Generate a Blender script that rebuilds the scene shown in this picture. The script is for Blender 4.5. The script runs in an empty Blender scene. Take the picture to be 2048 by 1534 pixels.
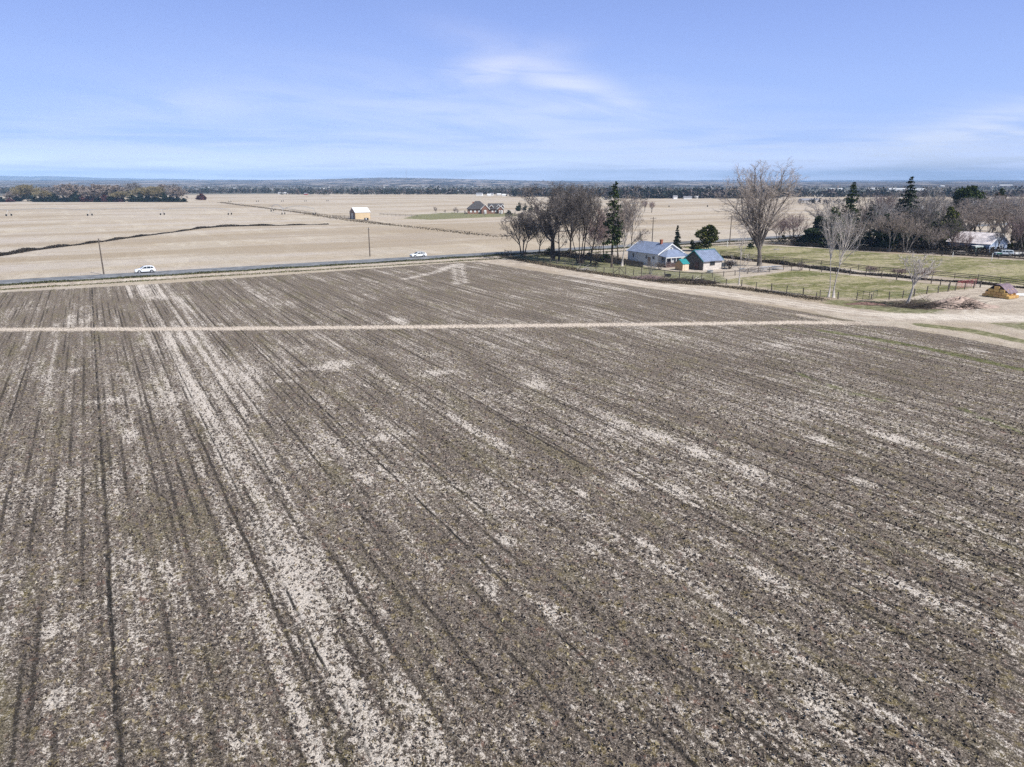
import bpy, math, random
import numpy as np
from mathutils import Vector, Matrix

R = math.radians
rng = np.random.default_rng(7)
random.seed(7)
scn = bpy.context.scene
col = scn.collection

# ------------------------------------------------------------ camera
FPX, TH, CH = 1421.0, R(15.9), 20.0           # focal length in photo pixels, pitch, height in metres
cam_d = bpy.data.cameras.new('camera')
cam = bpy.data.objects.new('camera', cam_d); col.objects.link(cam)
cam.location = (0, 0, CH); cam.rotation_euler = (R(90) - TH, 0, 0)
cam_d.sensor_width = 36; cam_d.lens = FPX / 2048 * 36
cam_d.clip_start = .5; cam_d.clip_end = 80000
scn.camera = cam

# ------------------------------------------------------------ light and sky
SUN_AZ, SUN_EL = R(128), R(50)
sd = bpy.data.lights.new('sun', 'SUN'); sun = bpy.data.objects.new('sun', sd); col.objects.link(sun)
sd.energy = 4.8; sd.angle = R(.5); sd.color = (1, .96, .91)
sv = Vector((math.sin(SUN_AZ) * math.cos(SUN_EL), math.cos(SUN_AZ) * math.cos(SUN_EL), math.sin(SUN_EL)))
sun.rotation_euler = sv.to_track_quat('Z', 'Y').to_euler()
scn.view_settings.view_transform = 'Standard'; scn.view_settings.look = 'None'
scn.view_settings.exposure = 0.3; scn.view_settings.gamma = 1
scn.view_settings.use_curve_mapping = False
scn.cycles.max_bounces = 4; scn.cycles.diffuse_bounces = 2; scn.cycles.volume_bounces = 0
scn.cycles.transparent_max_bounces = 8; scn.cycles.use_denoising = False; scn.cycles.sample_clamp_indirect = 4


class NT:
    """small helper to write node trees as expressions"""
    def __init__(s, tree): s.t = tree
    def node(s, typ, ins=None, **props):
        n = s.t.nodes.new(typ)
        for k, v in props.items(): setattr(n, k, v)
        for k, v in (ins or {}).items():
            s.put(n.inputs[k], v)
        return n
    def put(s, sock, v):
        if isinstance(v, bpy.types.NodeSocket): s.t.links.new(v, sock)
        elif v is not None:
            if isinstance(v, tuple) and len(v) == 3 and sock.type == 'RGBA': v = (*v, 1)
            sock.default_value = v
    def m(s, op, a, b=None, c=None):
        return s.node('ShaderNodeMath', {0: a, 1: b, 2: c} if c is not None else ({0: a, 1: b} if b is not None else {0: a}), operation=op).outputs[0]
    def add(s, *xs):
        r = xs[0]
        for x in xs[1:]: r = s.m('ADD', r, x)
        return r
    def mul(s, a, b): return s.m('MULTIPLY', a, b)
    def mix(s, f, a, b):
        n = s.node('ShaderNodeMix', data_type='RGBA'); s.put(n.inputs[0], f); s.put(n.inputs[6], a); s.put(n.inputs[7], b)
        return n.outputs[2]
    def vec(s, x, y, z=0.0): return s.node('ShaderNodeCombineXYZ', {0: x, 1: y, 2: z}).outputs[0]
    def noise(s, v, scale=1.0, detail=3.0, rough=.5, dist=0.0):
        return s.node('ShaderNodeTexNoise', {'Vector': v, 'Scale': scale, 'Detail': detail, 'Roughness': rough, 'Distortion': dist}).outputs[0]
    def ss(s, x, lo, hi, a=0.0, b=1.0):
        return s.node('ShaderNodeMapRange', {0: x, 1: lo, 2: hi, 3: a, 4: b}, interpolation_type='SMOOTHSTEP').outputs[0]
    def dot(s, v, w): return s.node('ShaderNodeVectorMath', {0: v, 1: w}, operation='DOT_PRODUCT').outputs['Value']
    def ramp(s, f, stops):
        n = s.node('ShaderNodeValToRGB', {0: f}); e = n.color_ramp.elements
        while len(e) < len(stops): e.new(.5)
        for i, (p, c) in enumerate(stops): e[i].position = p; e[i].color = (*c, 1)
        return n.outputs[0]


world = bpy.data.worlds.new('World'); scn.world = world; world.use_nodes = True
wt = world.node_tree; wt.nodes.clear(); W = NT(wt)
sky = W.node('ShaderNodeTexSky', sky_type='NISHITA', sun_disc=False, sun_elevation=SUN_EL, sun_rotation=SUN_AZ,
             altitude=300, air_density=1.25, dust_density=.35, ozone_density=4.0)
wd = W.node('ShaderNodeTexCoord').outputs['Generated']
sx = W.node('ShaderNodeSeparateXYZ', {0: wd})
dz = sx.outputs[2]; az = W.m('ARCTAN2', sx.outputs[0], sx.outputs[1]); el = W.m('ARCSINE', dz)
def gauss(a0, e0, sa, se, tilt=0.0):          # soft patch of cloud round a direction (degrees)
    da = W.mul(W.m('SUBTRACT', az, R(a0)), 1 / R(sa))
    de = W.mul(W.m('SUBTRACT', W.m('SUBTRACT', el, R(e0)), W.mul(W.m('SUBTRACT', az, R(a0)), tilt)), 1 / R(se))
    return W.m('EXPONENT', W.mul(W.add(W.mul(da, da), W.mul(de, de)), -1.0))
wx, wy = W.mul(az, 3.0), W.mul(el, 13.0)
cn = W.noise(W.vec(W.add(wx, W.mul(el, 8.0)), wy, 3.1), 2.2, 7, .58, .6)
cf = W.noise(W.vec(W.mul(az, 4.0), W.mul(el, 60.0), 1.3), 1.6, 5, .55, .3)
cirrus = W.m('MAXIMUM', W.mul(gauss(4.4, 6.8, 7.0, 1.5, -.36), 1.1), W.mul(gauss(-1.5, 4.6, 20, 3.0, -.05), .62))
cirrus = W.m('MAXIMUM', cirrus, W.mul(gauss(2.5, 5.0, 6, 1.1, .1), .75))
cirrus = W.m('MAXIMUM', cirrus, W.mul(gauss(-1.5, 7.9, 4.6, 1.2, .20), 1.1))
cirrus = W.m('MAXIMUM', cirrus, W.mul(gauss(31, 3.0, 7, 1.3, .22), 1.2))
cirrus = W.m('MAXIMUM', cirrus, W.mul(gauss(33, 2.6, 9, 2.0, .12), 1.1))
cirrus = W.m('MAXIMUM', cirrus, W.mul(gauss(-22, 5.2, 10, 1.5, .1), .5))
cirrus = W.m('MAXIMUM', cirrus, W.mul(gauss(-34, 13.8, 6, 1.2, .1), .5))
c1 = W.mul(cirrus, W.ss(cn, .22, .64))
c2 = W.mul(W.ss(el, R(5.2), R(.3)), W.ss(cf, .38, .62, .05, .7))
cl = W.m('MINIMUM', W.add(W.mul(c1, .85), c2), .9)
hz = W.ss(el, R(14), R(0))
tint = W.node('ShaderNodeMix', {0: 1.0}, data_type='RGBA', blend_type='MULTIPLY')
wt.links.new(sky.outputs[0], tint.inputs[6]); tint.inputs[7].default_value = (.80, .78, .73, 1)
cc = W.mix(hz, (5.6, 6.0, 8.4), (7.2, 8.0, 9.8))
base = W.mix(W.ss(el, R(26), R(10), 0, .97), tint.outputs[2], W.mix(W.ss(el, R(15), R(0)), (2.3, 3.35, 7.3), W.mix(W.ss(el, R(3.0), R(0)), (4.1, 5.7, 9.9), (13.0, 14.0, 18.0))))
out = W.mix(cl, base, cc)
bg = W.node('ShaderNodeBackground', {'Color': out, 'Strength': .10})
wo = W.node('ShaderNodeOutputWorld', {'Surface': bg.outputs[0]})


# ------------------------------------------------------------ from the photograph to the ground
def ray(px, py):
    t = 767 - py
    return (px - 1024, FPX * math.cos(TH) + t * math.sin(TH), -FPX * math.sin(TH) + t * math.cos(TH))
def P(px, py, z=0.0):
    x, y, w = ray(px, py); k = (z - CH) / w
    return np.array((x * k, y * k))
def hgt(p, py):                                # height at ground point p that reaches photo row py
    x, y, w = ray(0, py); return CH + p[1] * w / y
def mpp(p): return (p[1] * math.cos(TH) + CH * math.sin(TH)) / FPX     # metres per photo pixel there
EX = np.array((math.sin(R(60)), math.cos(R(60))))       # along the road
EY = np.array((math.sin(R(-30)), math.cos(R(-30))))     # along the crop rows


# ------------------------------------------------------------ mesh helpers
def mesh(name, V, F, m=None, parent=None, smooth=False, attr=None):
    """V (n,3), F list/array of faces; attr {name: (n,) or (n,4)}"""
    me = bpy.data.meshes.new(name)
    V = np.asarray(V, dtype=np.float32)
    if isinstance(F, np.ndarray):
        k = F.shape[1]
        me.vertices.add(len(V)); me.vertices.foreach_set('co', V.ravel())
        me.loops.add(F.size); me.loops.foreach_set('vertex_index', F.astype(np.int32).ravel())
        me.polygons.add(len(F)); me.polygons.foreach_set('loop_start', np.arange(0, F.size, k, dtype=np.int32))
        me.polygons.foreach_set('loop_total', np.full(len(F), k, dtype=np.int32))
        me.update(calc_edges=True)
    else:
        me.from_pydata(V.tolist(), [], F)
    if smooth: me.shade_smooth()
    for k, a in (attr or {}).items():
        a = np.asarray(a, dtype=np.float32)
        if a.ndim == 1:
            at = me.attributes.new(k, 'FLOAT', 'POINT'); at.data.foreach_set('value', a)
        else:
            at = me.color_attributes.new(k, 'FLOAT_COLOR', 'POINT'); at.data.foreach_set('color', a.ravel())
    if m: me.materials.append(m)
    o = bpy.data.objects.new(name, me); col.objects.link(o)
    if parent: o.parent = parent
    return o

class MB:
    def __init__(s): s.V = []; s.F = []
    def addf(s, vs, fs):
        b = len(s.V); s.V += [tuple(v) for v in vs]; s.F += [tuple(b + i for i in f) for f in fs]; return s
    def box(s, c, d, rz=0.0, taper=1.0):
        ca, sa = math.cos(rz), math.sin(rz); vs = []
        for z in (-1, 1):
            k = 1 if z < 0 else taper
            for x, y in ((-1, -1), (1, -1), (1, 1), (-1, 1)):
                X, Y = x * d[0] / 2 * k, y * d[1] / 2 * k
                vs.append((c[0] + X * ca - Y * sa, c[1] + X * sa + Y * ca, c[2] + z * d[2] / 2))
        return s.addf(vs, [(0, 3, 2, 1), (4, 5, 6, 7), (0, 1, 5, 4), (1, 2, 6, 5), (2, 3, 7, 6), (3, 0, 4, 7)])
    def tube(s, pts, rad, n=6, cap=True):
        pts = [Vector(p) for p in pts]; b = len(s.V)
        if not hasattr(rad, '__len__'): rad = [rad] * len(pts)
        d0 = (pts[-1] - pts[0]).normalized()
        ref = Vector((0, 0, 1)) if abs(d0.z) < .9 else Vector((1, 0, 0))
        for i, p in enumerate(pts):
            d = (pts[min(i + 1, len(pts) - 1)] - pts[max(i - 1, 0)]).normalized()
            a = d.cross(ref).normalized(); c = d.cross(a)
            for k in range(n):
                t = 2 * math.pi * k / n
                s.V.append(tuple(p + (a * math.cos(t) + c * math.sin(t)) * rad[i]))
        for i in range(len(pts) - 1):
            for k in range(n):
                k2 = (k + 1) % n
                s.F.append((b + i * n + k, b + i * n + k2, b + (i + 1) * n + k2, b + (i + 1) * n + k))
        if cap and n > 2:
            s.F.append(tuple(b + k for k in range(n))); e = b + (len(pts) - 1) * n
            s.F.append(tuple(e + k for k in reversed(range(n))))
        return s
    def lathe(s, c, prof, n=16, axis='z'):
        b = len(s.V)
        for r, h in prof:
            for k in range(n):
                t = 2 * math.pi * k / n; u, v = r * math.cos(t), r * math.sin(t)
                s.V.append((c[0] + u, c[1] + v, c[2] + h) if axis == 'z' else ((c[0] + u, c[1] + h, c[2] + v) if axis == 'y' else (c[0] + h, c[1] + u, c[2] + v)))
        for i in range(len(prof) - 1):
            for k in range(n):
                k2 = (k + 1) % n
                s.F.append((b + i * n + k, b + i * n + k2, b + (i + 1) * n + k2, b + (i + 1) * n + k))
        s.F.append(tuple(b + k for k in range(n))); e = b + (len(prof) - 1) * n; s.F.append(tuple(e + k for k in reversed(range(n))))
        return s
    def build(s, name, m, parent=None, smooth=False): return mesh(name, s.V, s.F, m, parent, smooth)

def tag(o, label=None, cat=None, group=None, kind=None):
    if label: o['label'] = label
    if cat: o['category'] = cat
    if group: o['group'] = group
    if kind: o['kind'] = kind
    return o
def empty(name, p, rz=0.0, z=0.0):
    o = bpy.data.objects.new(name, None); col.objects.link(o); o.location = (p[0], p[1], z); o.rotation_euler = (0, 0, rz)
    o.empty_display_size = .5
    return o
def copy_tree(o, parent=None):
    c = o.copy(); col.objects.link(c); c.parent = parent
    for ch in [x for x in bpy.data.objects if x.parent == o]: copy_tree(ch, c)
    return c


# ------------------------------------------------------------ materials
def mat(name, c, rough=.8, spec=.3, metal=0.0, var=.15, scale=3.0, c2=None, bump=0.0, aniso=None, rnd=0.0):
    m = bpy.data.materials.new(name); m.use_nodes = True; t = NT(m.node_tree)
    b = m.node_tree.nodes['Principled BSDF']
    b.inputs['Roughness'].default_value = rough; b.inputs['Specular IOR Level'].default_value = spec; b.inputs['Metallic'].default_value = metal
    co = t.node('ShaderNodeTexCoord').outputs['Object']
    if aniso: co = t.node('ShaderNodeVectorMath', {0: co, 1: aniso}, operation='MULTIPLY').outputs[0]
    n = t.noise(co, scale, 5, .6)
    lo = tuple(x * (1 - var) for x in c); hi = tuple(min(1, x * (1 + var)) for x in (c2 or c))
    cc = t.mix(t.ss(n, .35, .65), lo, hi)
    if rnd:
        r = t.node('ShaderNodeObjectInfo').outputs['Random']
        cc = t.mix(1.0, cc, cc); h = t.node('ShaderNodeHueSaturation', {'Color': cc, 'Value': t.ss(r, 0, 1, 1 - rnd, 1 + rnd), 'Hue': t.ss(t.m('FRACT', t.mul(r, 7.3)), 0, 1, .5 - rnd * .06, .5 + rnd * .06)})
        cc = h.outputs[0]
    t.put(b.inputs['Base Color'], cc)
    if bump:
        bn = t.node('ShaderNodeBump', {'Strength': .6, 'Distance': bump, 'Height': n}); t.put(b.inputs['Normal'], bn.outputs[0])
    return m

def foliage_mat(name, stops, rough=.75):
    m = bpy.data.materials.new(name); m.use_nodes = True; t = NT(m.node_tree)
    b = m.node_tree.nodes['Principled BSDF']; b.inputs['Roughness'].default_value = rough; b.inputs['Specular IOR Level'].default_value = .15
    a = t.node('ShaderNodeAttribute', attribute_name='tint').outputs['Fac']
    t.put(b.inputs['Base Color'], t.ramp(a, stops))
    return m

# ------------------------------------------------------------ ground: zones and what covers them
def seg_dist(X, Y, pl):
    d = np.full(X.shape, 1e9); 
    for (ax, ay), (bx, by) in zip(pl[:-1], pl[1:]):
        vx, vy = bx - ax, by - ay; L = vx * vx + vy * vy + 1e-9
        t = np.clip(((X - ax) * vx + (Y - ay) * vy) / L, 0, 1)
        d = np.minimum(d, np.hypot(X - ax - t * vx, Y - ay - t * vy))
    return d
def inside(X, Y, pg):
    c = np.zeros(X.shape, bool); n = len(pg)
    for i in range(n):
        (ax, ay), (bx, by) = pg[i], pg[(i + 1) % n]
        if ay == by: continue
        c ^= ((ay > Y) != (by > Y)) & (X < (bx - ax) * (Y - ay) / (by - ay) + ax)
    return c
def px(*pts): return [tuple(P(a, b)) for a, b in pts]
def road_line(off, a=-260.0, b=900.0):                         # a line parallel to the road, off metres on its far side
    o = ROADC + EY * off; return [tuple(o + EX * a), tuple(o + EX * b)]
ROADC = (P(208, 548) + P(208, 557.8)) / 2
# make the road pass where the photograph shows it further along
_far = (P(1000, 503.2) + P(1000, 510.5)) / 2
RD = (_far - ROADC) / np.linalg.norm(_far - ROADC); RN = np.array((-RD[1], RD[0]))
def road_line(off, a=-260.0, b=900.0):
    o = ROADC + RN * off; return [tuple(o + RD * a), tuple(o + RD * b)]

ang = np.concatenate([np.arange(-180, -41, 6.0), np.arange(-41, 41.01, .12), np.arange(46, 180, 6.0)])
rr = [12.0]
while rr[-1] < 14500:
    r = rr[-1]
    k = 1.5 if r < 80 else (.6 if r < 420 else 1.2)
    rr.append(r + min(max(.22, k * r * r / 14210), r * .25))
rr = np.array(rr); A = np.radians(ang)
GX = rr[:, None] * np.sin(A)[None]; GY = rr[:, None] * np.cos(A)[None]
nr, na = GX.shape
X, Y = GX.ravel(), GY.ravel()
jx = X + .0; jy = Y + .0
def wnoise(s, seed=0):                                          # cheap smooth world noise in 0..1
    g = np.random.default_rng(seed); v = 0
    for i in range(5):
        a, b, c = g.normal(0, 1, 2), g.uniform(0, 6.28), .7 ** i
        v = v + c * np.sin((X * a[0] + Y * a[1]) / s * 2 * 1.6 ** i + b)
    return .5 + .5 * v / 2.6
def blend(sdist, soft): return np.clip(.5 + sdist / (2 * soft), 0, 1)
def poly_w(pg, soft=.8):
    ins = inside(X, Y, pg); d = seg_dist(X, Y, pg + [pg[0]])
    return blend(np.where(ins, d, -d), soft)
def line_w(pl, half, soft=.6): return blend(half - seg_dist(X, Y, pl), soft)

P_TILL = px((-900, 665), (-300, 612), (0, 585), (300, 568.5), (640, 544.5), (800, 533), (900, 526), (955, 523), (1010, 532), (1110, 548), (1200, 562), (1350, 584), (1480, 602), (1600, 622), (1690, 638), (1780, 652), (1900, 672), (2048, 700), (2400, 780)) + [(60, -80), (-120, -80), (-160, 40)]
P_PAST = px((1352, 491), (1454, 492), (1541, 491), (1648, 497), (1760, 506), (1900, 513), (2048, 521), (2500, 548), (2500, 596), (2048, 572), (1955, 560), (1865, 552), (1757, 545), (1642, 531), (1529, 521), (1440, 511), (1405, 505))
P_PAST2 = px((1529, 549), (1585, 541), (1640, 541), (1700, 549), (1760, 556), (1862, 568), (1960, 574), (1910, 580), (1850, 588), (1815, 597), (1753, 598), (1713, 598), (1650, 594), (1573, 584), (1483, 568), (1430, 562))
P_YARD = px((1853, 590), (1905, 583), (1960, 577), (2100, 577), (2400, 600), (2400, 670), (2048, 636), (1960, 632), (1900, 628), (1845, 610))
P_VERGE = px((1643, 598), (1700, 600), (1790, 602), (1850, 596), (1900, 618), (1880, 628), (1790, 627), (1700, 616), (1640, 606))
P_GROVE = px((1012, 513), (1100, 506), (1190, 512), (1255, 524), (1340, 541), (1440, 545), (1475, 568), (1430, 568), (1350, 560), (1250, 552), (1150, 540), (1060, 524))
P_HOME = px((1180, 512), (1255, 505), (1400, 505), (1440, 515), (1529, 526), (1602, 536), (1585, 541), (1529, 549), (1470, 550), (1380, 556), (1290, 545), (1200, 532))
P_LAWN = px((800, 437), (832, 429), (905, 424), (1020, 426), (1060, 432), (940, 436), (860, 440))
P_GRAVEL = px((735, 434), (830, 432), (835, 436), (740, 442))
TRACK = px((960, 519), (1010, 523), (1060, 528), (1100, 534), (1200, 553), (1291, 567), (1440, 586), (1500, 595), (1581, 606), (1642, 615), (1679, 621), (1774, 631.5), (1893, 636), (2048, 638.5), (2400, 650))
TRACK2 = px((1640, 624), (1727, 640), (1800, 642), (1870, 645), (1950, 655), (2048, 673), (2300, 735))
TRACK3 = px((1600, 630), (1700, 646), (1822, 654), (1917, 668), (2048, 690), (2300, 745))
PIVOT = px((-500, 656), (0, 659), (400, 657.5), (800, 654), (1200, 649.5), (1500, 646), (1600, 645), (1720, 646))
w_till = poly_w(P_TILL, .9)
w_track = np.maximum.reduce([line_w(TRACK, 3.7, .8) * 1.0, line_w(TRACK2, .55, .5), line_w(TRACK3, .8, .6), poly_w(P_YARD, 1.5), line_w(road_line(-9.4), 2.3, .7), line_w(px((1529, 529), (1602, 538.5), (1703, 550), (1760, 555), (1865, 565), (1930, 570)), .7, .5), poly_w(P_GRAVEL, 3)])
w_pivot = blend(1.2 + .45 * (wnoise(6, 3) - .5) + .25 * rng.standard_normal(X.size) - seg_dist(X, Y, PIVOT), .4)
w_past = np.maximum(poly_w(P_PAST, .8), poly_w(P_PAST2, .8))
w_green = np.maximum.reduce([
    poly_w(P_LAWN, 4) * .75, poly_w(P_VERGE, 1.6) * .72,
    line_w(px((1846, 650), (1940, 661), (2048, 683), (2300, 740)), 1.3, .6) * 1.0,
    poly_w(px((1960, 645), (2048, 642), (2300, 655), (2300, 700), (2048, 662)), 1.0) * .6,
    poly_w(px((1530, 551), (1590, 542), (1640, 545), (1650, 550), (1560, 556)), 1) * .85,
    poly_w(px((1740, 592), (1830, 585), (1830, 594), (1750, 597)), 1) * .6,
    poly_w(P_GROVE, 2.0) * .68,
    line_w(px((1640, 661), (1740, 676), (1850, 696), (2048, 740)), .9, .9) * .8,
    line_w(px((1550, 655), (1700, 684), (1850, 712)), .6, .8) * .62,
    line_w(px((1590, 745), (1700, 785), (1780, 805)), .6, .8) * .62,
    line_w(px((1900, 810), (1990, 845), (2048, 868)), .6, .8) * .62,
    line_w(px((1700, 780), (1800, 832), (1950, 880)), .6, .8) * .4,
    line_w(road_line(-5.0), .7, .5) * .55, line_w(px((0, 584), (300, 568), (640, 544), (800, 533)), .5, .5) * .5,
    line_w(px((2048, 521), (1900, 513.5), (1760, 507), (1648, 498), (1541, 492)), 1.6, 1) * .6])
litter = np.maximum.reduce([  # litter and dark bands, plus some shade painted in the same tone
    poly_w(px((1775, 600), (1850, 596), (1905, 618), (1860, 623), (1700, 610), (1690, 604)), 1.6) * .56,
    line_w(px((1012, 514), (1060, 525), (1150, 541), (1250, 556), (1330, 566), (1440, 572), (1560, 588), (1640, 599)), 1.0, .8) * .62,
    poly_w(px((1270, 552), (1340, 556), (1440, 562), (1420, 570), (1300, 562)), .8) * .6,
    line_w(px((1440, 515), (1529, 525), (1602, 533.5), (1703, 547), (1760, 551.5), (1865, 560), (1955, 567), (2048, 576), (2400, 600)), 1.1, .5) * .95,
    line_w(px((1090, 506), (1180, 512), (1255, 520)), 1.6, .8) * .8,
    line_w(px((1541, 488), (1648, 494), (1760, 502), (1900, 509), (2048, 517)), 3.0, 1.0) * .8,  # shade at the foot of the grove, put into the ground colour
    line_w(road_line(-4.2), .6, .3) * .85,  # dark road-edge line: grass and shadow painted as one tone
    line_w(px((430, 390.5), (820, 391.5)), 9, 4) * .5, line_w(px((370, 404), (450, 404.5), (560, 413)), 4, 2) * .5, line_w(px((560, 415), (680, 434), (760, 446)), 3.5, 2) * .55, line_w(px((850, 454), (1005, 470)), 1.5, 1) * .55, line_w(px((1560, 417), (1300, 421), (1250, 425)), 3, 2) * .5, line_w(px((1400, 444), (1500, 446)), 1.2, 1) * .5, line_w(px((-100, 432), (330, 429), (500, 429)), 1.6, 1) * .42])
# dark tracks and pale streaks that run along the rows
U = X * EX[0] + Y * EX[1]; Vv = X * EY[0] + Y * EY[1]
def uof(a, b): p = P(a, b); return p[0] * EX[0] + p[1] * EX[1], p[0] * EY[0] + p[1] * EY[1]
light = np.zeros_like(X); dark = np.zeros_like(X)
def stripe(a, b, half, amt, v0=-1e9, v1=1e9, arr=None, soft=.5):
    global light
    u0, _ = uof(a, b); arr = light if arr is None else arr
    w = np.clip((half - np.abs(U - u0)) / soft + .5, 0, 1) * amt * np.clip((Vv - v0) / 4, 0, 1) * np.clip((v1 - Vv) / 4, 0, 1)
    np.maximum(arr, w, out=arr)
stripe(338, 680, .9, .72, soft=.9); stripe(368, 680, .5, .62, soft=.4); stripe(300, 680, .4, .45); stripe(388, 680, .4, .8, v0=60, soft=.4); stripe(410, 680, .4, .75, v0=60, soft=.4); stripe(436, 690, .4, .7, v0=66); stripe(460, 690, .3, .45, v0=70)
stripe(260, 1250, .3, .2); stripe(110, 1200, .25, .25); stripe(30, 1180, .3, .2); stripe(1640, 1340, .3, .4); stripe(920, 850, .3, .35, 40)
DL = [(uof(a, b)[0], h) for a, b, h in ((215, 1130, .06), (450, 930, .03), (1000, 800, .03), (1150, 1300, .03))]
def spot(a, b, along, across, amt=1.0):
    u0, v0 = uof(a, b)
    w = np.exp(-(((U - u0) / across) ** 2 + ((Vv - v0) / along) ** 2)) * amt
    np.maximum(light, w, out=light)
for s in ((680, 727, 2.0, 2.6), (655, 735, 2, 1.2), (612, 738, .8, 1.5), (560, 762, .8, .7), (582, 762, .7, .7), (880, 745, 1.2, 1.8), (912, 838, 2.8, .5), (945, 860, 2.6, .6), (990, 882, 2.2, .7), (1068, 769, 1.4, 1.2),
          (822, 865, 1, .8), (765, 875, .8, .5), (1305, 872, 2.0, 1.6), (1240, 855, 1.4, 1.0), (1392, 903, 1.6, 1.0), (1245, 965, 1.2, .7), (1350, 985, 1.2, .6), (1190, 1100, .8, .6), (1288, 1090, .9, .7), (1380, 1108, .9, .5), (1500, 940, 1.5, .9),
          (1730, 965, 1.2, .8), (1640, 880, 1.4, .8), (1780, 875, 1.5, .8), (1850, 1190, 1.6, .5), (1640, 1410, 1.0, .8), (1520, 1150, 1.2, .5), (1900, 1120, 1.4, .5), (540, 1165, 1.3, .35), (570, 1180, 1.2, .3), (480, 1150, 1.0, .8),
          (150, 740, .7, .9), (215, 800, 1.0, 2.0), (100, 1260, 1.0, .5), (600, 1290, .9, .4), (660, 1370, .8, .4), (1010, 1080, 1.0, .5), (730, 960, 1.0, .4), (1160, 985, 1, .4), (980, 1180, 1.5, .6), (1950, 700, 1.5, 1.2), (1560, 690, 1.6, 1.2), (800, 640, 3, 1.2), (110, 1400, .8, .5), (480, 1480, .6, .4), (260, 870, 2.2, .7), (1100, 1220, 1.2, .5)):
    spot(*s[:4], .95)
dtr = seg_dist(X, Y, TRACK)
light = np.maximum.reduce([light, np.clip(1 - np.abs(dtr - .9) / .7, 0, 1) * 1.0 * (X > 18), w_track * poly_w(px((1774, 626), (2200, 632), (2200, 648), (1774, 636)), 1.5) * .9, np.clip(1 - np.abs(seg_dist(X, Y, px((1980, 639), (1940, 625), (1950, 605), (2048, 596))) - .8) / .5, 0, 1) * .8, line_w(px((815, 557), (870, 545), (905, 531), (922, 528)), 1.3, .8) * 1.1, line_w(px((907, 530), (913, 568)), .7, .6) * .9, line_w(px((921, 529), (931, 566)), .7, .6) * .9, line_w(px((914, 528), (922, 560)), .6, .6) * .7,
                           line_w(px((700, 530), (850, 562)), .7, .5) * .45, line_w(px((660, 545), (830, 580)), .8, .5) * .35, line_w(px((930, 533), (1120, 556), (1300, 592), (1450, 622)), 1.0, .7) * .42])
# bumps of the far plain
ch = dict(wa=np.stack([w_till, w_track, w_past, w_green], 1), wb=np.stack([light, dark, litter, w_pivot], 1))

# hollows and ridges of the worked soil near the camera
near = np.clip(1 - rr / 95, 0, 1)[:, None] * np.ones(na)[None]
Z = (near.ravel() * w_till * (.035 * rng.standard_normal(X.size) * .6 + .03 * np.sin(U * 2 * math.pi / .76))) - dark * .05 * w_till * (near.ravel() > 0)
Z[:na] = 0
GV = np.stack([X, Y, Z], 1)
idx = np.arange(nr * na).reshape(nr, na)
q = np.stack([idx[:-1], np.roll(idx, -1, 1)[:-1], np.roll(idx, -1, 1)[1:], idx[1:]], -1).reshape(-1, 4)[:, ::-1]
fx, fy = GV[q].mean(1)[:, 0], GV[q].mean(1)[:, 1]
def fw(w): return w[q].mean(1)
zone = np.zeros(len(q), int)
zone[fw(w_past) > .5] = 2; zone[fw(w_track) > .5] = 3; zone[fw(w_till) > .5] = 1

gm = bpy.data.materials.new('farm_ground'); gm.use_nodes = True; t = NT(gm.node_tree)
b = gm.node_tree.nodes['Principled BSDF']; b.inputs['Roughness'].default_value = 1; b.inputs['Specular IOR Level'].default_value = .0
pos = t.node('ShaderNodeTexCoord').outputs['Object']
u = t.dot(pos, (EX[0], EX[1], 0)); v = t.dot(pos, (EY[0], EY[1], 0))
aa = t.node('ShaderNodeAttribute', attribute_name='wa'); ab = t.node('ShaderNodeAttribute', attribute_name='wb')
s1 = t.node('ShaderNodeSeparateColor', {0: aa.outputs['Color']}); s2 = t.node('ShaderNodeSeparateColor', {0: ab.outputs['Color']})
a_till, a_track, a_past, a_green = s1.outputs[0], s1.outputs[1], s1.outputs[2], aa.outputs['Alpha']
a_light, a_dark, a_litter_shade, a_piv = s2.outputs[0], s2.outputs[1], s2.outputs[2], ab.outputs['Alpha']
nf = t.noise(pos, 9.0, 5, .8)                                     # crumbs of straw
ns = t.noise(t.vec(t.mul(u, 4.2), t.mul(v, 3.0), 0.0), 1.0, 3, .7, .4)   # clods and mats of residue
nq = t.noise(pos, 26.0, 2, .6)                                    # single straws
nm = t.noise(t.vec(t.mul(u, 1.3), t.mul(v, .45), 4.0), 1.0, 4, .65)
nl = t.noise(t.vec(t.mul(u, .7), t.mul(v, .03), 9.0), 1.0, 5, .6)      # long streaks
nr_ = t.noise(t.vec(t.mul(u, 1.1), t.mul(v, .035), 12.0), 1.0, 3, .6)     # single rows
np_ = t.noise(t.vec(t.mul(u, .10), t.mul(v, .06), 2.0), 1.0, 5, .6)    # broad patches
def edge(w, k=.9):
    return t.ss(t.add(w, t.mul(t.m('SUBTRACT', nm, .5), k), t.mul(t.m('SUBTRACT', nf, .5), .5)), .38, .62)
dist0 = t.m('SQRT', t.add(t.mul(u, u), t.mul(v, v)))
wob = t.mul(t.m('SUBTRACT', t.noise(t.vec(t.mul(u, .5), t.mul(v, .35), 50.0), 1.0, 3, .6), .5), .22)
uw = t.add(u, wob)
def furrow(period, width, k, seed):
    x = t.m('DIVIDE', uw, period); cell = t.m('FLOOR', x); fr = t.m('ABSOLUTE', t.m('SUBTRACT', t.m('FRACT', x), .5))      # .5 at the cell edge
    st = t.noise(t.vec(t.mul(cell, 7.31), t.mul(v, k), seed), 1.0, 3, .6)
    return t.ss(fr, width / period / 2, width / period * .1), st
f1, s1_ = furrow(.86, .34, .05, 1.0); f2, s2_ = furrow(3.44, .30, .03, 7.0)
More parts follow.
